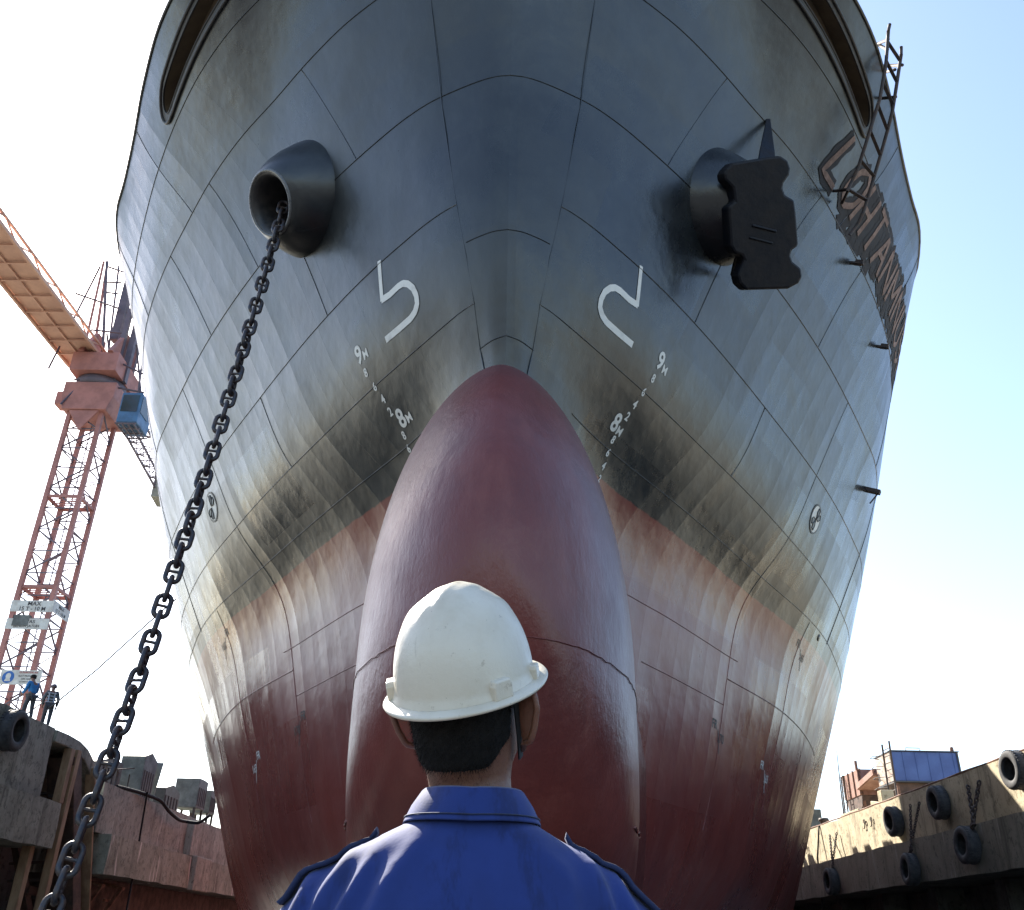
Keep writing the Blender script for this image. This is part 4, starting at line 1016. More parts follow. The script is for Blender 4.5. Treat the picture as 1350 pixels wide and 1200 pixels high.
cw = MB(); cw.box(c0 + dc * (Lc - 1) + sc_ * .85 + [0, 0, .2], (2.0, 2.0, 2.0), np.array([sc_, dc, [0, 0, 1.]]).T)
cw.build('counterweight', M['conc_left'], cr)
cb = MB(); cc = np.array((-22.260, 46.600, 28.364)); cb.box(cc, (1.2, 1.8, 2.0)); cab = cb.build('cab', M['cabblue'], cr, .08)
cbw = MB(); cbw.box(cc + [0, -.91, .25], (.95, .04, 1.1)); cbw.box(cc + [.61, -.2, .25], (.04, 1.1, 1.0)); w_ = cbw.build('cab_window', M['glass'], cab)
cbw = MB()
for k in range(4): cbw.bar(cc + [-.5 + k * .33, -.9, -1.15], cc + [-.5 + k * .33, .9, -1.15], .07)
for k in range(4): cbw.bar(cc + [-.6, -.9 + k * .6, -1.1], cc + [.6, -.9 + k * .6, -1.1], .07)
cbw.build('cab_step', M['cranedark'], cab)
for (a, b, w_, m_) in [((-25.318, 48.000, 34.544), (-25.430, 48.000, 41.458), .5, 'cranedark'), ((-24.377, 47.200, 31.029), (-24.431, 47.200, 36.465), .28, 'cranedark'), ((-23.957, 47.600, 31.186), (-23.983, 47.600, 36.659), .36, 'cranedark'), ((-24.280, 49.000, 32.074), (-24.342, 49.000, 38.456), .3, 'cranedark'),
                       ((-27.158, 48.000, 34.382), (-27.501, 48.000, 40.950), .12, 'cranered'), ((-26.969, 49.000, 33.734), (-27.817, 49.000, 41.782), .14, 'cranered'), ((-25.263, 47.500, 31.366), (-27.015, 47.500, 40.542), .14, 'cranedark'), ((-25.375, 48.000, 32.247), (-26.423, 48.000, 40.654), .1, 'cranedark'), ((-22.438, 47.000, 28.964), (-22.949, 47.000, 33.610), .1, 'cranedark'), ((-24.137, 49.000, 36.483), (-24.524, 49.000, 41.867), .34, 'cranedark')]:
    MB().bar(a, b, w_, w_).build('a_frame_post', M[m_], cr)
br = MB()
for (a, b) in [((-27.793, 46.000, 31.091), (-27.073, 47.000, 39.678)), ((-26.740, 46.500, 28.930), (-25.240, 47.000, 32.314)), ((-28.124, 47.000, 37.486), (-25.215, 47.500, 36.673)), ((-26.492, 47.000, 34.674), (-24.421, 47.500, 34.794)), ((-26.532, 46.800, 30.884), (-22.229, 47.000, 30.140)), ((-25.533, 47.000, 32.980), (-22.499, 47.000, 31.438)), ((-26.815, 47.500, 40.100), (-25.563, 47.500, 39.625)), ((-27.160, 48.000, 39.234), (-25.953, 48.000, 39.201)), ((-26.975, 48.000, 38.424), (-25.847, 48.000, 38.266)), ((-25.300, 47.500, 32.762), (-24.564, 47.500, 34.791)),
               ((-25.706, 47.500, 34.763), (-24.956, 47.500, 32.488)), ((-24.825, 47.500, 36.442), (-23.651, 47.500, 35.696)), ((-25.135, 47.000, 31.046), (-25.190, 47.000, 32.707)), ((-25.265, 48.000, 39.724), (-23.728, 48.000, 39.320)), ((-23.417, 47.000, 33.599), (-22.078, 47.000, 28.972))]:
    br.tube([a, b], .06, 6)
br.build('handrail', M['cranedark'], cr)
hm_ = MB(); tA, tB = [np.array((-23.862, 50.000, 33.013)), np.array((-23.228, 50.000, 33.028))], [np.array((-24.604, 50.000, 42.705)), np.array((-23.763, 50.000, 42.727))]
for k in range(9):
    u0, u1 = k / 9, (k + 1) / 9
    L0, R0_ = tA[0] * (1 - u0) + tB[0] * u0, tA[1] * (1 - u0) + tB[1] * u0; L1, R1 = tA[0] * (1 - u1) + tB[0] * u1, tA[1] * (1 - u1) + tB[1] * u1
    for dy in (0, 1.3): hm_.bar(L0 + [0, dy, 0], L1 + [0, dy, 0], .13); hm_.bar(R0_ + [0, dy, 0], R1 + [0, dy, 0], .13); hm_.bar(L0 + [0, dy, 0], R1 + [0, dy, 0], .07); hm_.bar(R0_ + [0, dy, 0], L1 + [0, dy, 0], .07); hm_.bar(L1 + [0, dy, 0], R1 + [0, dy, 0], .07)
    hm_.bar(L0, L1 + [0, 1.3, 0], .07)
hm_.build('lattice_head', M['cranedark'], cr)

# signs on the crane mast
def sign(name, lab, o, ex, ez, w, h, lines, mats, disc=False):
    """board in the plane ex/ez with lettering; o is its lower left corner"""
    o = np.array(o, float); ex = nrm(ex); ez = nrm(ez); n = np.cross(ex, ez)
    rt = thing(name, lab, 'sign', tuple(o), None)
    b_ = MB(); b_.prism([(0, 0), (w, 0), (w, h), (0, h)], o, ex, ez, n, -.03, 0); b_.build('board', mats[0], rt)
    for txt, cx_, cz_, th, mi, sx in lines:
        t_ = MB(); vs, fs = text_mesh(txt, .02)
        t_.add([o + ex * (cx_ + p * th * sx) + ez * (cz_ + q * th) + n * .012 for p, q in vs], fs, mi); t_.build('lettering', mats[1:], rt)
    if disc:
        t_ = MB()
        t_.add([o + ex * (.42 + .3 * math.cos(a)) + ez * (h / 2 + .3 * math.sin(a)) + n * .006 for a in np.linspace(0, 2 * PI, 33)[:-1]], [list(range(32))], 1)
        t_.add([o + ex * (.42 + .13 * math.cos(a)) + ez * (h / 2 + .05 + .15 * math.sin(a)) + n * .011 for a in np.linspace(0, 2 * PI, 25)[:-1]], [list(range(24))], 2)
        t_.add([o + ex * x + ez * z + n * .0105 for x, z in [(.26, h / 2 - .2), (.58, h / 2 - .2), (.5, h / 2 - .02), (.34, h / 2 - .02)]], [[0, 1, 2, 3]], 2)
        t_.build('symbol', mats[1:], rt)
fy = cy0 - .14
z_ = (-26.177, 46.900, 16.353)[2]
sign('warning_sign', 'upper white load limit board across the crane mast front', (cx0 - .15, fy, z_), (1, 0, 0), (0, 0, 1), 2.25, .62, [('MAX', 1.25, .45, .22, 0, 1.1), ('15 T - 10 M', 1.2, .17, .22, 0, 1.0)], [M['signwhite'], M['ink']])
z_ = (-26.116, 46.900, 15.402)[2]
sign('warning_sign', 'lower white falling object board across the crane mast front', (cx0 - .15, fy, z_), (1, 0, 0), (0, 0, 1), 2.25, .58, [('AWAS', 1.12, .41, .19, 0, 1.1), ('BENDA JATUH', 1.12, .15, .2, 0, 1.0)], [M['signwhite'], M['ink']])
z_ = (-23.775, 46.900, 16.403)[2]
sign('warning_sign', 'narrow white load limit board on the side of the crane mast', (cx1 + .14, cy0 - .1, z_ + .05), (0, 1, 0), (0, 0, 1), 2.1, .62, [('MAX', 1.05, .45, .2, 0, 1.1), ('15 T - 10 M', 1.05, .17, .2, 0, .95)], [M['signwhite'], M['ink']])
z_ = (-24.375, 45.500, 12.178)[2]
sign('safety_sign', 'white safety board with a blue round symbol at the crane foot', np.array((-25.235, 45.500, 12.161)), (1, 0, 0), (0, 0, 1), 2.05, .72, [('GUNAKANLAH', 1.38, .61, .1, 3, 1.0), ('ALAT PELINDUNG', 1.38, .43, .085, 0, 1.0), ('DIRI ANDA', 1.38, .28, .085, 0, 1.0), ('DI TEMPAT KERJA', 1.38, .13, .085, 0, 1.0)], [M['signwhite'], M['ink'], M['signblue'], M['signwhite'], M['signred']], True)
b_ = MB(); b_.box(((cx0 + cx1) / 2 - .35, fy + .1, (-25.244, 46.900, 15.873)[2]), (.85, .25, .6))
tag(b_.build('switch_box', M['greybox'], None, .02), 'small grey switch box between the two white boards on the mast', 'switch box')

# ------------------------------------------------------------------ people
def skin_mesh(nodes, edges, name, mat, parent, sub=2, voxel=0):
    """nodes: list of (x,y,z,radius)"""
    me = bpy.data.meshes.new(name); me.from_pydata([n[:3] for n in nodes], edges, []); me.update()
    o = bpy.data.objects.new(name, me); COL.objects.link(o)
    o.modifiers.new('skin', 'SKIN')
    sv = me.skin_vertices[0].data
    for i, n in enumerate(nodes):
        r = n[3]; sv[i].radius = r if isinstance(r, tuple) else (r, r); sv[i].use_root = (i == 0)
    s = o.modifiers.new('sub', 'SUBSURF'); s.levels = sub; s.render_levels = sub
    bpy.context.view_layer.update()
    dg = bpy.context.evaluated_depsgraph_get(); m2 = bpy.data.meshes.new_from_object(o.evaluated_get(dg))
    o.modifiers.clear(); o.data = m2; bpy.data.meshes.remove(me)
    m2.materials.clear(); m2.materials.append(mat); m2.polygons.foreach_set('use_smooth', [True] * len(m2.polygons))
    m2.polygons.foreach_set('material_index', [0] * len(m2.polygons))
    m2.name = name
    if parent: attach(o, parent)
    return o
def hand_nodes(w, d, palmn, nodes, edges, root):
    """palm and five unequal fingers from wrist w along d"""
    w = np.array(w, float); d = nrm(d); n = nrm(palmn); s = np.cross(d, n)
    i0 = len(nodes); pc = w + d * .05; nodes.append((*pc, .022)); edges.append((root, i0))
    for k, (o_, ln) in enumerate([(-.028, .07), (-.01, .08), (.009, .074), (.027, .058)]):
        j = len(nodes); a = w + d * .085 + s * o_; b = a + d * ln * .55 + n * .012; c = b + d * ln * .4 + n * .026
        nodes += [(*a, .0095), (*b, .0085), (*c, .0075)]; edges += [(i0, j), (j, j + 1), (j + 1, j + 2)]
    j = len(nodes); a = w + d * .035 - s * .032; b = a + d * .035 - s * .022 + n * .012; c = b + d * .03 + n * .012
    nodes += [(*a, .011), (*b, .0095), (*c, .008)]; edges += [(i0, j), (j, j + 1), (j + 1, j + 2)]

def worker(label, foot, face, jacket, pose, group=None, band=False, hat=None):
    fx, fy_, fz = foot
    rt = thing('person', label, 'person', foot, 'workers standing on the left quay')
    ca, sa = math.cos(face), math.sin(face)          # face = heading of the chest, radians from +y towards -x
    def T(x, y, z): return (fx + x * ca - y * sa, fy_ + x * sa + y * ca, fz + z)
    p = pose
    J = {'pel': (0, 0, .93), 'sp': (0, .02 + p['lean'] * .3, 1.12), 'ch': (0, .02 + p['lean'] * .7, 1.32), 'nk': (0, .03 + p['lean'], 1.47), 'hd': (0, .07 + p['lean'] * 1.2, 1.58), 'tp': (0, .07 + p['lean'] * 1.25, 1.7)}
    nodes = []; idx = {}; edges = []
    def nd(k, pt, r): idx[k] = len(nodes); nodes.append((*T(*pt), r))
    nd('pel', J['pel'], (.15, .1)); nd('sp', J['sp'], (.13, .1)); nd('ch', J['ch'], (.16, .11)); nd('nk', J['nk'], .055); nd('hd', J['hd'], (.08, .1)); nd('tp', J['tp'], (.06, .075))
    edges += [(0, 1), (1, 2), (2, 3), (3, 4), (4, 5)]
    for s in (-1, 1):
        el, wr_ = p['arm'][0 if s < 0 else 1]
        nd(f'sh{s}', (s * .18, J['ch'][1], 1.4), .055); nd(f'el{s}', (s * el[0], el[1], el[2]), .042); nd(f'wr{s}', (s * wr_[0], wr_[1], wr_[2]), .03)
        edges += [(idx['ch'], idx[f'sh{s}']), (idx[f'sh{s}'], idx[f'el{s}']), (idx[f'el{s}'], idx[f'wr{s}'])]
        d = np.array(T(s * wr_[0], wr_[1], wr_[2])) - np.array(T(s * el[0], el[1], el[2]))
        hand_nodes(T(s * wr_[0], wr_[1], wr_[2]), d, np.cross(d, [s * 1., .3, 0]), nodes, edges, idx[f'wr{s}'])
        fo = p['leg'][0 if s < 0 else 1]
        nd(f'hp{s}', (s * .095, 0, .88), .085); nd(f'kn{s}', (s * .1, fo * .5 + .03, .5), .06); nd(f'an{s}', (s * .1, fo, .09), .042); nd(f'to{s}', (s * .11, fo + .15, .035), .032)
        edges += [(0, idx[f'hp{s}']), (idx[f'hp{s}'], idx[f'kn{s}']), (idx[f'kn{s}'], idx[f'an{s}']), (idx[f'an{s}'], idx[f'to{s}'])]
    body = skin_mesh(nodes, edges, 'body', M['skin'], rt)
    def sub(keys, ed, name, mat, grow):
        nn = []
        for k in keys:
            n = nodes[idx[k]]; r = n[3]; r = tuple(q + grow for q in r) if isinstance(r, tuple) else r + grow
            nn.append((*n[:3], r))
        return skin_mesh(nn, [(keys.index(a), keys.index(b)) for a, b in ed], name, mat, rt)
    jk = sub(['ch', 'sp', 'pel', 'sh-1', 'el-1', 'wr-1', 'sh1', 'el1', 'wr1'], [('ch', 'sp'), ('sp', 'pel'), ('ch', 'sh-1'), ('sh-1', 'el-1'), ('el-1', 'wr-1'), ('ch', 'sh1'), ('sh1', 'el1'), ('el1', 'wr1')], 'jacket', M[jacket], .022)
    sub(['pel', 'hp-1', 'kn-1', 'an-1', 'hp1', 'kn1', 'an1'], [('pel', 'hp-1'), ('hp-1', 'kn-1'), ('kn-1', 'an-1'), ('pel', 'hp1'), ('hp1', 'kn1'), ('kn1', 'an1')], 'trousers', M['trousers'], .02)
    sub(['an-1', 'to-1'], [('an-1', 'to-1')], 'boot', M['boot'], .014); sub(['an1', 'to1'], [('an1', 'to1')], 'boot', M['boot'], .014)
    h = MB(); c = np.array(T(*J['hd'])) + [0, 0, .07]
    h.lathe([(.104, -.06), (.11, -.02), (.104, .03), (.08, .075), (.04, .098), (0, .104)], c, (0, 0, 1), 20)
    if hat:
        h.lathe([(.11, -.005), (.15, -.012), (.15, -.02), (.1, -.02)], c, (0, 0, 1), 20); h.build('hard_hat', M[hat], rt)
    else: h.build('hair', M['hair'], rt)
    nb_ = MB(); f_ = np.array(T(0, J['hd'][1] + .105, J['hd'][2])) ; nb_.box(f_, (.02, .03, .035)); nb_.build('nose', M['skin'], body)
    if band:
        v_ = MB()
        for z in (1.34, 1.22, 1.1, .99):
            v_.tube([T((.155 + .03) * math.cos(a), .02 + p['lean'] * (z - .93) * 1.7 + (.118 + .02) * math.sin(a), z) for a in np.linspace(0, 2 * PI, 25)[:-1]], .018, 6, closed=True, sq=1)
        for sx in (-1, 1): v_.tube([T(sx * .09, -.105, 1.0), T(sx * .1, -.11, 1.2), T(sx * .1, -.09, 1.38)], .018, 6)
        v_.build('reflective_band', M['vestband'], jk)
    return rt
QL = 7.03 + ZC
w1 = (-17.950, 35.067, 8.504); w2 = (-17.950, 36.346, 8.519)
worker('worker in a bright blue jacket on the quay edge, leaning forward by the crane', (-18.0, w1[1] - .05, QL), 1.1, 'jacketblue', {'lean': .1, 'arm': [((.26, .08, 1.12), (.2, .3, 1.0)), ((.26, .12, 1.12), (.18, .34, 1.02))], 'leg': (.18, -.12)})
worker('worker in grey with pale reflective bands and a dark helmet on the quay edge', (-17.95, w2[1] + .1, QL), .5, 'vestgrey', {'lean': .06, 'arm': [((.27, -.02, 1.1), (.24, .15, .9)), ((.27, .0, 1.1), (.25, .15, .88))], 'leg': (.12, -.1)}, band=True, hat='cranedark')

# ---- the man in the white hard hat
PX, PY = -.045, 1.36
man = thing('person', 'man seen from behind in a white hard hat and royal blue coverall before the bow', 'person', (PX, PY, 0))
def sring(cx, cy, z, a, d, n, k=48, tx=0.0):
    t = np.linspace(0, 2 * PI, k + 1)[:-1]
    c, s = np.cos(t), np.sin(t)
    return np.stack([cx + a * np.sign(c) * abs(c) ** (2 / n), cy + d * np.sign(s) * abs(s) ** (2 / n), np.full(k, z) + tx * c], 1)
# head and body as one surface: neck and head rings, body by skin below
HR = Matrix.Rotation(math.radians(1), 3, 'Y') @ Matrix.Rotation(math.radians(-19), 3, 'Z') @ Matrix.Rotation(math.radians(23), 3, 'X')
hc = np.array([PX - .009, PY + .012, 1.52])                        # pivot at the top of the neck
def HT(p):
    q = HR @ Vector(p); return hc + np.array(q)
rings = [sring(PX, PY - .005, 1.36, .085, .075, 2.2), sring(PX, PY - .005, 1.42, .062, .06, 2.1), sring(PX, PY - .004, 1.46, .058, .058, 2.1)]
for z, a, d, cy, n in [(-.02, .0575, .062, .004, 2.1), (.0, .06, .072, .008, 2.1), (.02, .066, .084, .014, 2.15), (.045, .0715, .092, .018, 2.2), (.075, .075, .097, .02, 2.2), (.11, .077, .099, .02, 2.2), (.15, .074, .095, .018, 2.2), (.185, .062, .08, .016, 2.1), (.207, .04, .052, .014, 2), (.215, .008, .01, .014, 2)]:
    rr = sring(0, cy, z, a, d, n)
    for q in rr:                                                   # jaw narrower, face flatter
        if q[1] > .03 and z < .05: q[0] *= 1 - .35 * (.05 - z) / .07 * min(1, (q[1] - .03) / .05); q[2] -= .03 * min(1, (q[1] - .03) / .05)
    rings.append(np.array([HT(q) for q in rr]))
hd = MB(); hd.grid(np.array(rings), 0, True, cv=True)
# face: nose, eye sockets, mouth
hd.tube([HT((0, .115, .085)), HT((0, .125, .06)), HT((0, .134, .045)), HT((0, .117, .04))], [.008, .011, .014, .01], 8)
for s in (-1, 1):
    hd.tube([HT((s * .016, .114, .04)), HT((s * .011, .124, .043))], .008, 6)
    hd.tube([HT((s * .02, .106, .09)), HT((s * .032, .107, .093)), HT((s * .045, .1, .09))], [.004, .007, .004], 6)
hd.tube([HT((-.024, .102, .012)), HT((0, .11, .014)), HT((.024, .102, .012))], [.003, .0065, .003], 6)
# ears
for s in (-1, 1):
    eo = np.array([s * .079, .008, .07]); R_ = Matrix.Rotation(s * math.radians(40), 3, 'Z') * 1.15
    def E_(p): return HT(eo + np.array(R_ @ Vector((s * p[0], p[1], p[2]))))
    prof_ = []
    out = [(.0, -.034), (-.012, -.03), (-.02, -.012), (-.026, .01), (-.024, .026), (-.012, .034), (.004, .03), (.01, .018)]   # y (back is -), z
    out = resample(out, 22)
    A1 = np.array([E_((.004 + .012 * max(0, -y / .026), y, z)) for y, z in out]); 
    hd.tube(A1, [.0035] + [.0048] * 20 + [.003], 8)
    cen_ = E_((.0, -.004, .0))
    G = np.array([[cen_ * (1 - u) + p * u + (E_((.0, 0, 0)) - E_((.004, 0, 0))) * .9 * u * (1 - u) for u in np.linspace(0, 1, 6)] for p in A1])
    hd.grid(G, 0, True); hd.grid(G + (E_((.0045, 0, 0)) - E_((0, 0, 0))), 0, True, flip=True)
    hd.tube([E_((.003, -.002, -.034)), E_((.004, .0, -.041)), E_((.002, .004, -.03))], [.004, .0055, .003], 8)
# torso, arms, legs under the clothes
nodes = [(PX, PY, .92, (.13, .09)), (PX, PY, 1.12, (.12, .09)), (PX, PY, 1.28, (.14, .09)), (PX, PY - .005, 1.37, .07)]
edges = [(0, 1), (1, 2), (2, 3)]
arms = {}
for s in (-1, 1):
    i = len(nodes); sh_ = (PX + s * .17, PY, 1.33); el = (PX + s * .25, PY + .02, 1.06); wr_ = (PX + s * .26, PY + .1, .84)
    nodes += [(*sh_, .05), (*el, .04), (*wr_, .028)]; edges += [(2, i), (i, i + 1), (i + 1, i + 2)]
    hand_nodes(wr_, (0, .12, -1), (-s, .2, 0), nodes, edges, i + 2); arms[s] = (sh_, el, wr_)
    i = len(nodes); nodes += [(PX + s * .09, PY, .86, .08), (PX + s * .1, PY + .01, .48, .055), (PX + s * .11, PY - .01, .09, .04), (PX + s * .13, PY + .14, .035, .03)]
    edges += [(0, i), (i, i + 1), (i + 1, i + 2), (i + 2, i + 3)]
tmp = skin_mesh(nodes, edges, 'tmp', M['skin'], None)
hd.add([v.co[:] for v in tmp.data.vertices], [list(p.vertices) for p in tmp.data.polygons], 0, True)
_m = tmp.data; bpy.data.objects.remove(tmp); bpy.data.meshes.remove(_m)
body = hd.build('body', M['skin'], man)
# hair: short, faded at the nape and round the ears
hr = MB(); G = []
HZs = [-.02, .0, .02, .045, .075, .11, .15, .185, .207, .215]
def sst0(t): t = np.clip(t, 0, 1); return t * t * (3 - 2 * t)
for z in np.r_[np.linspace(-.035, .1, 46), np.linspace(.106, .214, 14)]:
    zc_ = max(z, -.02)
    a = np.interp(zc_, HZs, [.0575, .06, .066, .0715, .075, .077, .074, .062, .04, .008]); d = np.interp(zc_, HZs, [.062, .072, .084, .092, .097, .099, .095, .08, .052, .01]); cy = np.interp(zc_, HZs, [.004, .008, .014, .018, .02, .02, .018, .016, .014, .014])
    t = np.linspace(-PI - .5, .5, 120); u = np.abs(t + PI / 2)                     # 0 at the nape
    zl = .004 + .03 * sst0((u - .75) / .6) - .035 * sst0((u - 1.45) / .15)
    lim = 1.42 + .5 * sst0((z - .105) / .03)
    on = sst0((z - zl) / .016) * sst0((lim - u) / .16)
    rag = .0007 * np.sin(t * 61 + z * 900) + .0006 * np.sin(t * 33 - z * 500)
    off = -.004 + (.0078 + rag) * on
    c, s = np.cos(t), np.sin(t)
    x = (a + off) * np.sign(c) * abs(c) ** (2 / 2.15); y = cy + (d + off) * np.sign(s) * abs(s) ** (2 / 2.15)
    G.append([HT((x_, y_, z)) for x_, y_ in zip(x, y)])
GH = np.array(G); hr.grid(GH, 0, True)
ctr = HT((0, .015, .08)); rh = np.random.default_rng(3)
for _ in range(9000):                                             # cropped hairs standing off the shell
    i = rh.integers(0, 45); j = rh.integers(8, 110)
    if GH.shape[0] <= i + 1: continue
    a_, b_2 = rh.random(), rh.random()
    p = GH[i, j] * (1 - a_) + GH[i + 1, j] * a_; p = p * (1 - b_2) + (GH[i, j + 1] * (1 - a_) + GH[i + 1, j + 1] * a_) * b_2
    nn = nrm(np.cross(GH[i, j + 1] - GH[i, j], GH[i + 1, j] - GH[i, j]))
    if nn @ (p - ctr) < 0: nn = -nn
    dn = nrm(np.array([rh.normal(0, .35), rh.normal(0, .2), -1.]) + nn * rh.uniform(.35, .9))
    ln = rh.uniform(.004, .009); sd_ = nrm(np.cross(dn, nn)) * .00045
    hr.add([p - sd_ - nn * .001, p + sd_ - nn * .001, p + dn * ln], [[0, 1, 2]])
hr.build('hair', M['hair'], man)

# coverall: torso and sleeves blended into one cloth surface
cv_ = MB()
tor = [(.80, .165, .115, 2.3), (.92, .17, .12, 2.4), (1.05, .165, .115, 2.4), (1.17, .178, .118, 2.4), (1.25, .19, .12, 2.4), (1.30, .2, .118, 2.4), (1.335, .205, .112, 2.4), (1.365, .198, .104, 2.3), (1.39, .178, .096, 2.3), (1.41, .152, .088, 2.3), (1.427, .12, .08, 2.2), (1.442, .09, .073, 2.1), (1.458, .07, .068, 2.1), (1.462, .03, .03, 2)]
G = np.array([sring(PX, PY - .006, z, a, d, n, 64) for z, a, d, n in tor]); cv_.grid(G, 0, True, cv=True)
for z_i in (0, len(tor) - 1):
    o_ = len(cv_.v); cv_.v += [tuple(p) for p in G[z_i]]; cv_.f.append([o_ + i for i in range(64)] if z_i else [o_ + i for i in range(64)][::-1]); cv_.m.append(0); cv_.s.append(True)
for s in (-1, 1):
    sh_, el, wr_ = [np.array(q) for q in arms[s]]
    cv_.tube([sh_ + [-s * .06, 0, .03], sh_ + [-s * .015, 0, .012], sh_ + [s * .018, 0, -.02], sh_ * .6 + el * .4 + [s * .01, 0, 0], el, el * .4 + wr_ * .6, wr_], [.05, .062, .066, .062, .056, .05, .045], 24)
    cv_.tube([(PX + s * .085, PY, .9), (PX + s * .1, PY + .01, .5), (PX + s * .11, PY, .1)], [.1, .085, .08], 24)
co_ = cv_.build('coverall', M['blue'], man)
rm = co_.modifiers.new('r', 'REMESH'); rm.mode = 'VOXEL'; rm.voxel_size = .0075
sm_ = co_.modifiers.new('s', 'SMOOTH'); sm_.iterations = 7; sm_.factor = .6
bpy.context.view_layer.update()
m2 = bpy.data.meshes.new_from_object(co_.evaluated_get(bpy.context.evaluated_depsgraph_get()))
co_.modifiers.clear(); old = co_.data; co_.data = m2; bpy.data.meshes.remove(old)
nv = len(m2.vertices); co = np.zeros(nv * 3); m2.vertices.foreach_get('co', co); co = co.reshape(-1, 3)
no = np.zeros(nv * 3); m2.vertices.foreach_get('normal', no); no = no.reshape(-1, 3)
x, y, z = (co - [PX, PY, 0]).T
def fold(ax_, az_, bx_, bz_, w, h):
    """one soft ridge from (ax,az) to (bx,bz) seen from behind"""
    d = np.array([bx_ - ax_, bz_ - az_]); l2 = d @ d
    t = ((x - ax_) * d[0] + (z - az_) * d[1]) / l2; tc = np.clip(t, 0, 1)
    dist = np.hypot(x - ax_ - tc * d[0], z - az_ - tc * d[1])
    return h * np.exp(-(dist / w) ** 2) * np.sin(np.clip(t, 0.02, .98) * PI) ** .5
f = np.zeros(nv)
for a in [(-.15, 1.41, -.215, 1.27, .011, .008), (-.125, 1.395, -.185, 1.25, .01, .009), (-.095, 1.38, -.15, 1.22, .013, .006), (-.2, 1.385, -.24, 1.26, .01, .007), (.15, 1.4, .2, 1.27, .012, .008), (.185, 1.39, .235, 1.27, .011, .008), (.12, 1.38, .15, 1.22, .014, .005),
          (-.06, 1.42, -.11, 1.34, .016, .005), (.03, 1.38, .06, 1.2, .02, .004), (-.02, 1.36, -.05, 1.18, .02, .004), (.085, 1.41, .13, 1.36, .014, .004)]:
    f += fold(*a)
f *= 1.7
f += sum(.004 * np.exp(-((x - c0 - .05 * np.sin(z * 9 + c0 * 40)) / .012) ** 2) * np.clip((z0_ - z) / .06, 0, 1) for c0, z0_ in [(-.12, 1.33), (-.075, 1.38), (-.02, 1.35), (.035, 1.39), (.085, 1.36), (.135, 1.33)])
f += .0022 * np.sin(x * 38 + 3 * np.sin(z * 17)) * np.clip((1.44 - z) / .1, 0, 1) + .0016 * np.sin(z * 55 + x * 23 + 2 * np.sin(x * 30))
f *= np.clip((1.455 - z) / .03, 0, 1)
co += no * f[:, None]
m2.vertices.foreach_set('co', co.ravel()); m2.polygons.foreach_set('use_smooth', [True] * len(m2.polygons)); m2.update()
# collar
cl_ = MB(); G = []
for t in np.linspace(-PI / 2 - 2.5, -PI / 2 + 2.5, 61):
    c, s = math.cos(t), math.sin(t); fr_ = max(0., s)             # front drops
    prof_ = [(.0605, .0605, 1.452), (.0655, .066, 1.478), (.0685, .0685, 1.4835), (.072, .0715, 1.4805), (.085, .081, 1.4615), (.0945, .089, 1.4415), (.0955, .0895, 1.4385), (.091, .0855, 1.4395), (.08, .076, 1.457)]
    G.append([(PX + a * c, PY - .006 + d * s + .0, zz - .02 * fr_ + .004 * abs(c)) for a, d, zz in prof_])
cl_.grid(np.array(G), 0, True, flip=True)
o_ = cl_.build('collar', M['blue'], co_)
st_ = MB(); st_.tube([(PX + .0932 * math.cos(t), PY - .006 + .0885 * math.sin(t), 1.4465 + .004 * abs(math.cos(t)) - .02 * max(0, math.sin(t))) for t in np.linspace(-PI / 2 - 2.3, -PI / 2 + 2.3, 60)], .0011, 5); st_.build('collar_stitching', M['navy'], co_)
# epaulettes
def surf_top(xq):
    k = (abs(co[:, 0] - PX - xq) < .008) & (abs(co[:, 1] - PY + .01) < .03)
    return float(co[k, 2].max()) if k.any() else 1.3
for s in (-1, 1):
    ep = MB(); G = []
    for u in np.linspace(0, 1, 16):
        xx = .128 + u * .118; zz = 1.443 - .035 * u - .065 * u ** 2.6 + (.006 if u < .06 else 0)
        w_ = .022 * (1 if u > .12 else .6 + u * 3.3)
        dn = np.array([s * (.25 + .6 * u), 0, 1 - .4 * u]); dn = nrm(dn)
        zz = surf_top(s * xx) - .005 + (.008 if u < .04 else 0); p = np.array([PX + s * xx, PY - .01, zz])
        ring = [p + [0, -w_, 0], p + [0, w_, 0], p + [0, w_, 0] + dn * .006, p + [0, w_ * .5, 0] + dn * .0075, p + [0, -w_ * .5, 0] + dn * .0075, p + [0, -w_, 0] + dn * .006]
        G.append(ring)
    ep.grid(np.array(G), 0, True, cv=True, flip=(s > 0))
    o_ = len(ep.v); ep.add([tuple(q) for q in G[0]] + [tuple(q) for q in G[-1]], [[0, 1, 2, 3, 4, 5], [6, 7, 8, 9, 10, 11]])
    ep.build('epaulette', M['navy'], co_)
for s in (-1, 1):
    bo_ = skin_mesh([(PX + s * .11, PY - .02, .07, .055), (PX + s * .115, PY + .05, .05, .05), (PX + s * .13, PY + .15, .045, .045), (PX + s * .11, PY - .02, .16, .055)], [(0, 1), (1, 2), (0, 3)], 'boot', M['boot'], man)

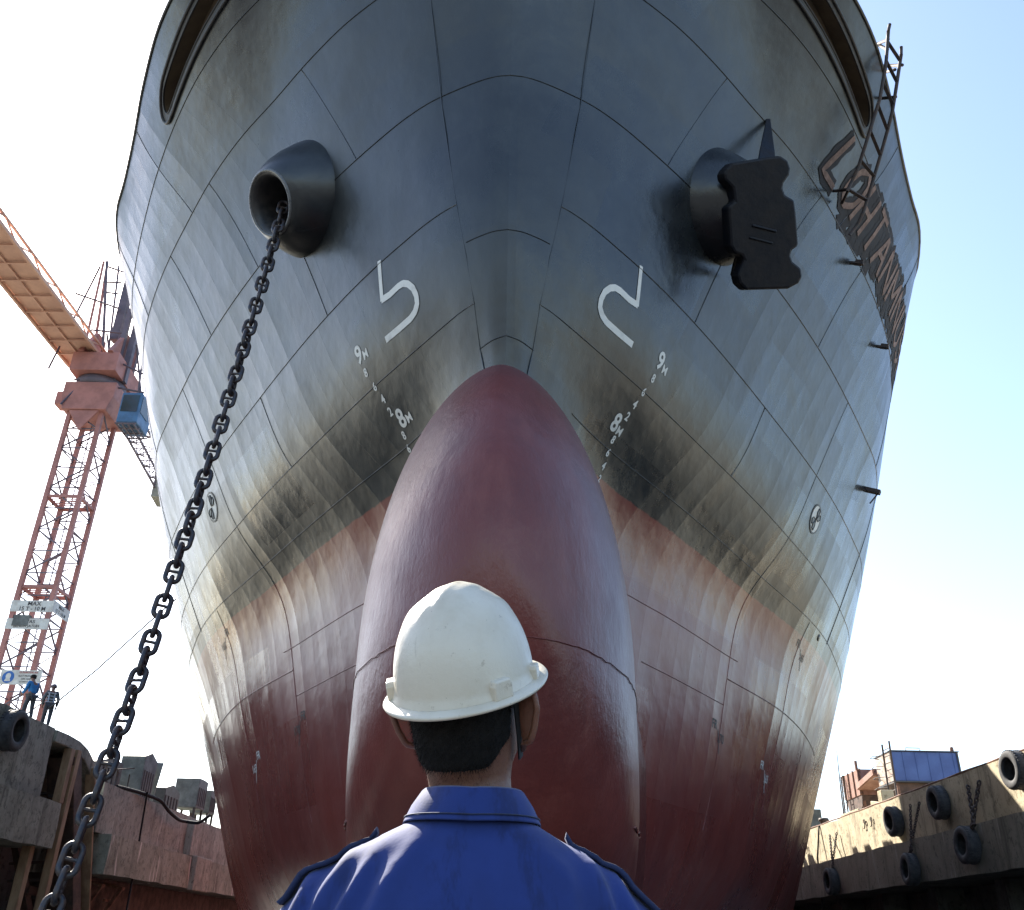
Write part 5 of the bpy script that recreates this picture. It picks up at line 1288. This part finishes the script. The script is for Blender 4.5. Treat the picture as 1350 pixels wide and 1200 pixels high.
# hard hat
KR = Matrix.Rotation(math.radians(8), 3, 'X')
def KT(p):
    p = Vector(p) - Vector((0, .018, .12)); return HT(KR @ p + Vector((0, .018, .12)))
hh = MB(); nz_, na_ = 64, 200
a0_, d0_, h0_ = .1, .121, .142
HB_ = .118                                                        # rim height above the head pivot
def sst(t): t = min(1., max(0., t)); return t * t * (3 - 2 * t)
def hat_pt(az, el, r=1.0):
    ca_, sa_ = math.cos(az), math.sin(az); ce, se = math.cos(el), math.sin(el)
    p = np.array([a0_ * sa_ * ce ** .86, .018 - d0_ * ca_ * ce ** .86, h0_ * se ** .9 if se > 0 else 0])
    n = nrm([p[0] / a0_ ** 2, (p[1] - .018) / d0_ ** 2, p[2] / h0_ ** 2 + 1e-6])
    u = p[0]; back = p[1] - .018
    top_ = np.clip((p[2] - .055) / .06, 0, 1)
    ridge = .0052 * (1 / (1 + math.exp((abs(u) - .03) * 260))) * sst((p[2] - .095) / .06)
    ridge += .0022 * math.exp(-(u / .009) ** 2) * sst((p[2] - .085) / .06)
    for s in (-1, 1):
        ridge += .0017 * math.exp(-((u - s * .064) / .008) ** 2) * sst((p[2] - .07) / .05) * sst((.16 - p[2]) / .03)
    flare = .004 * np.clip((.012 - p[2]) / .012, 0, 1)
    return p + n * (ridge + flare)
G = [[KT(hat_pt(2 * PI * j / na_, PI / 2 * i / nz_) + [0, 0, HB_]) for j in range(na_)] for i in range(nz_ + 1)]
hh.grid(np.array(G), 0, True, cv=True)
def brim(az, k):
    ca_, sa_ = math.cos(az), math.sin(az)
    fwd = .013 * max(0, -ca_) ** 2
    r_, dz = [(0, .0), (.006, -.001), (.0135 + fwd, -.004), (.0155 + fwd, -.0065), (.0145 + fwd, -.0095), (.004, -.0085), (-.004, -.006)][k]
    return KT(np.array([(a0_ + .003 + r_) * sa_, .018 - (d0_ + .003 + r_) * ca_, HB_ + dz]))
hh.grid(np.array([[brim(2 * PI * j / na_, k) for j in range(na_)] for k in range(7)]), 0, True, cv=True, flip=True)
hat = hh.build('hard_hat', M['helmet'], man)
def boss(az, w, h, t):
    b_ = MB(); ca_, sa_ = math.cos(az), math.sin(az)
    o = np.array([(a0_ + .001) * sa_, .018 - (d0_ + .001) * ca_, HB_]); n = nrm([sa_ / a0_, -ca_ / d0_, 0]); tt_ = np.array([-n[1], n[0], 0])
    poly = [(-w, -.002), (w, -.002), (w, h * .7), (w * .8, h), (-w * .8, h), (-w, h * .7)]
    n_ = len(poly)
    A = [KT(o + tt_ * p + np.array([0, 0, q]) - n * .012) for p, q in poly]; B2_ = [KT(o + tt_ * p * .93 + np.array([0, 0, q * .95]) + n * t) for p, q in poly]
    b_.add(A + B2_, [[n_ + i for i in range(n_)]] + [[i, (i + 1) % n_, n_ + (i + 1) % n_, n_ + i] for i in range(n_)])
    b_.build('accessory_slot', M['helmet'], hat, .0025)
boss(math.radians(-66), .017, .026, .009); boss(math.radians(52), .017, .026, .009); boss(math.radians(97), .013, .02, .008)
for s, pts in ((-1, [(-.083, -.01, .095), (-.079, .0, .06), (-.074, .03, .03)]), (1, [(.0825, -.012, .1), (.0805, -.01, .05), (.0755, -.002, .012)])):
    sb = MB(); P = np.array([KT(p) for p in pts]); sb.grid(np.stack([P + (KT((0, -.009, 0)) - KT((0, 0, 0))), P + (KT((0, .009, 0)) - KT((0, 0, 0)))], 1), 0, True)
    sb.grid(np.stack([P + (KT((s * .002, -.009, 0)) - KT((0, 0, 0))), P + (KT((s * .002, .009, 0)) - KT((0, 0, 0)))], 1), 0, True)
    sb.build('chin_strap', M['strap'], hat)
hb_ = MB(); hb_.tube([KT((.086 * math.sin(t), .02 - .108 * math.cos(t), HB_ + .0)) for t in np.linspace(-PI, PI, 49)[:-1]], .006, 6, closed=True, sq=.6); hb_.build('headband', M['strap'], hat)

# ------------------------------------------------------------------ light, sky, camera
EL, AZ = math.radians(40.5), math.radians(-33)       # sun height; bearing from +y towards +x
sdir = np.array([math.cos(EL) * math.sin(AZ), math.cos(EL) * math.cos(AZ), math.sin(EL)])
sun = bpy.data.lights.new('sun', 'SUN'); sun.energy = 5.0; sun.angle = math.radians(.55); sun.color = (1, .93, .82)
so_ = bpy.data.objects.new('sun', sun); COL.objects.link(so_); so_.location = (0, 0, 60)
so_.rotation_euler = Vector(sdir).to_track_quat('Z', 'Y').to_euler()
w = bpy.data.worlds.new('World'); scene.world = w; w.use_nodes = True
nt = w.node_tree; bg = nt.nodes['Background']
sk = nt.nodes.new('ShaderNodeTexSky'); sk.sky_type = 'NISHITA'; sk.sun_disc = False
sk.sun_elevation = EL; sk.sun_rotation = AZ; sk.air_density = 1.0; sk.dust_density = 1.2; sk.ozone_density = 0.8
nt.links.new(sk.outputs[0], bg.inputs[0]); bg.inputs[1].default_value = .105

cam = bpy.data.cameras.new('camera'); cam.sensor_width = 36; cam.lens = 36 * 1205 / 1350; cam.clip_end = 3000; cam.clip_start = .05
co_c = bpy.data.objects.new('camera', cam); COL.objects.link(co_c)
Pt = math.radians(28.1); R0 = .02
Xv = np.array([1., 0, 0]); U = np.array([0, -math.sin(Pt), math.cos(Pt)]); Fv = np.array([0, math.cos(Pt), math.sin(Pt)])
r_ = nrm(Xv + R0 * U); u_ = nrm(U - R0 * Xv)
co_c.matrix_world = Matrix(((r_[0], u_[0], -Fv[0], 0), (r_[1], u_[1], -Fv[1], 0), (r_[2], u_[2], -Fv[2], ZC), (0, 0, 0, 1)))
scene.camera = co_c
vs = scene.view_settings; vs.view_transform = 'Standard'; vs.look = 'None'; vs.exposure = 1.85; vs.gamma = 1
scene.cycles.max_bounces = 8; scene.cycles.use_denoising = True
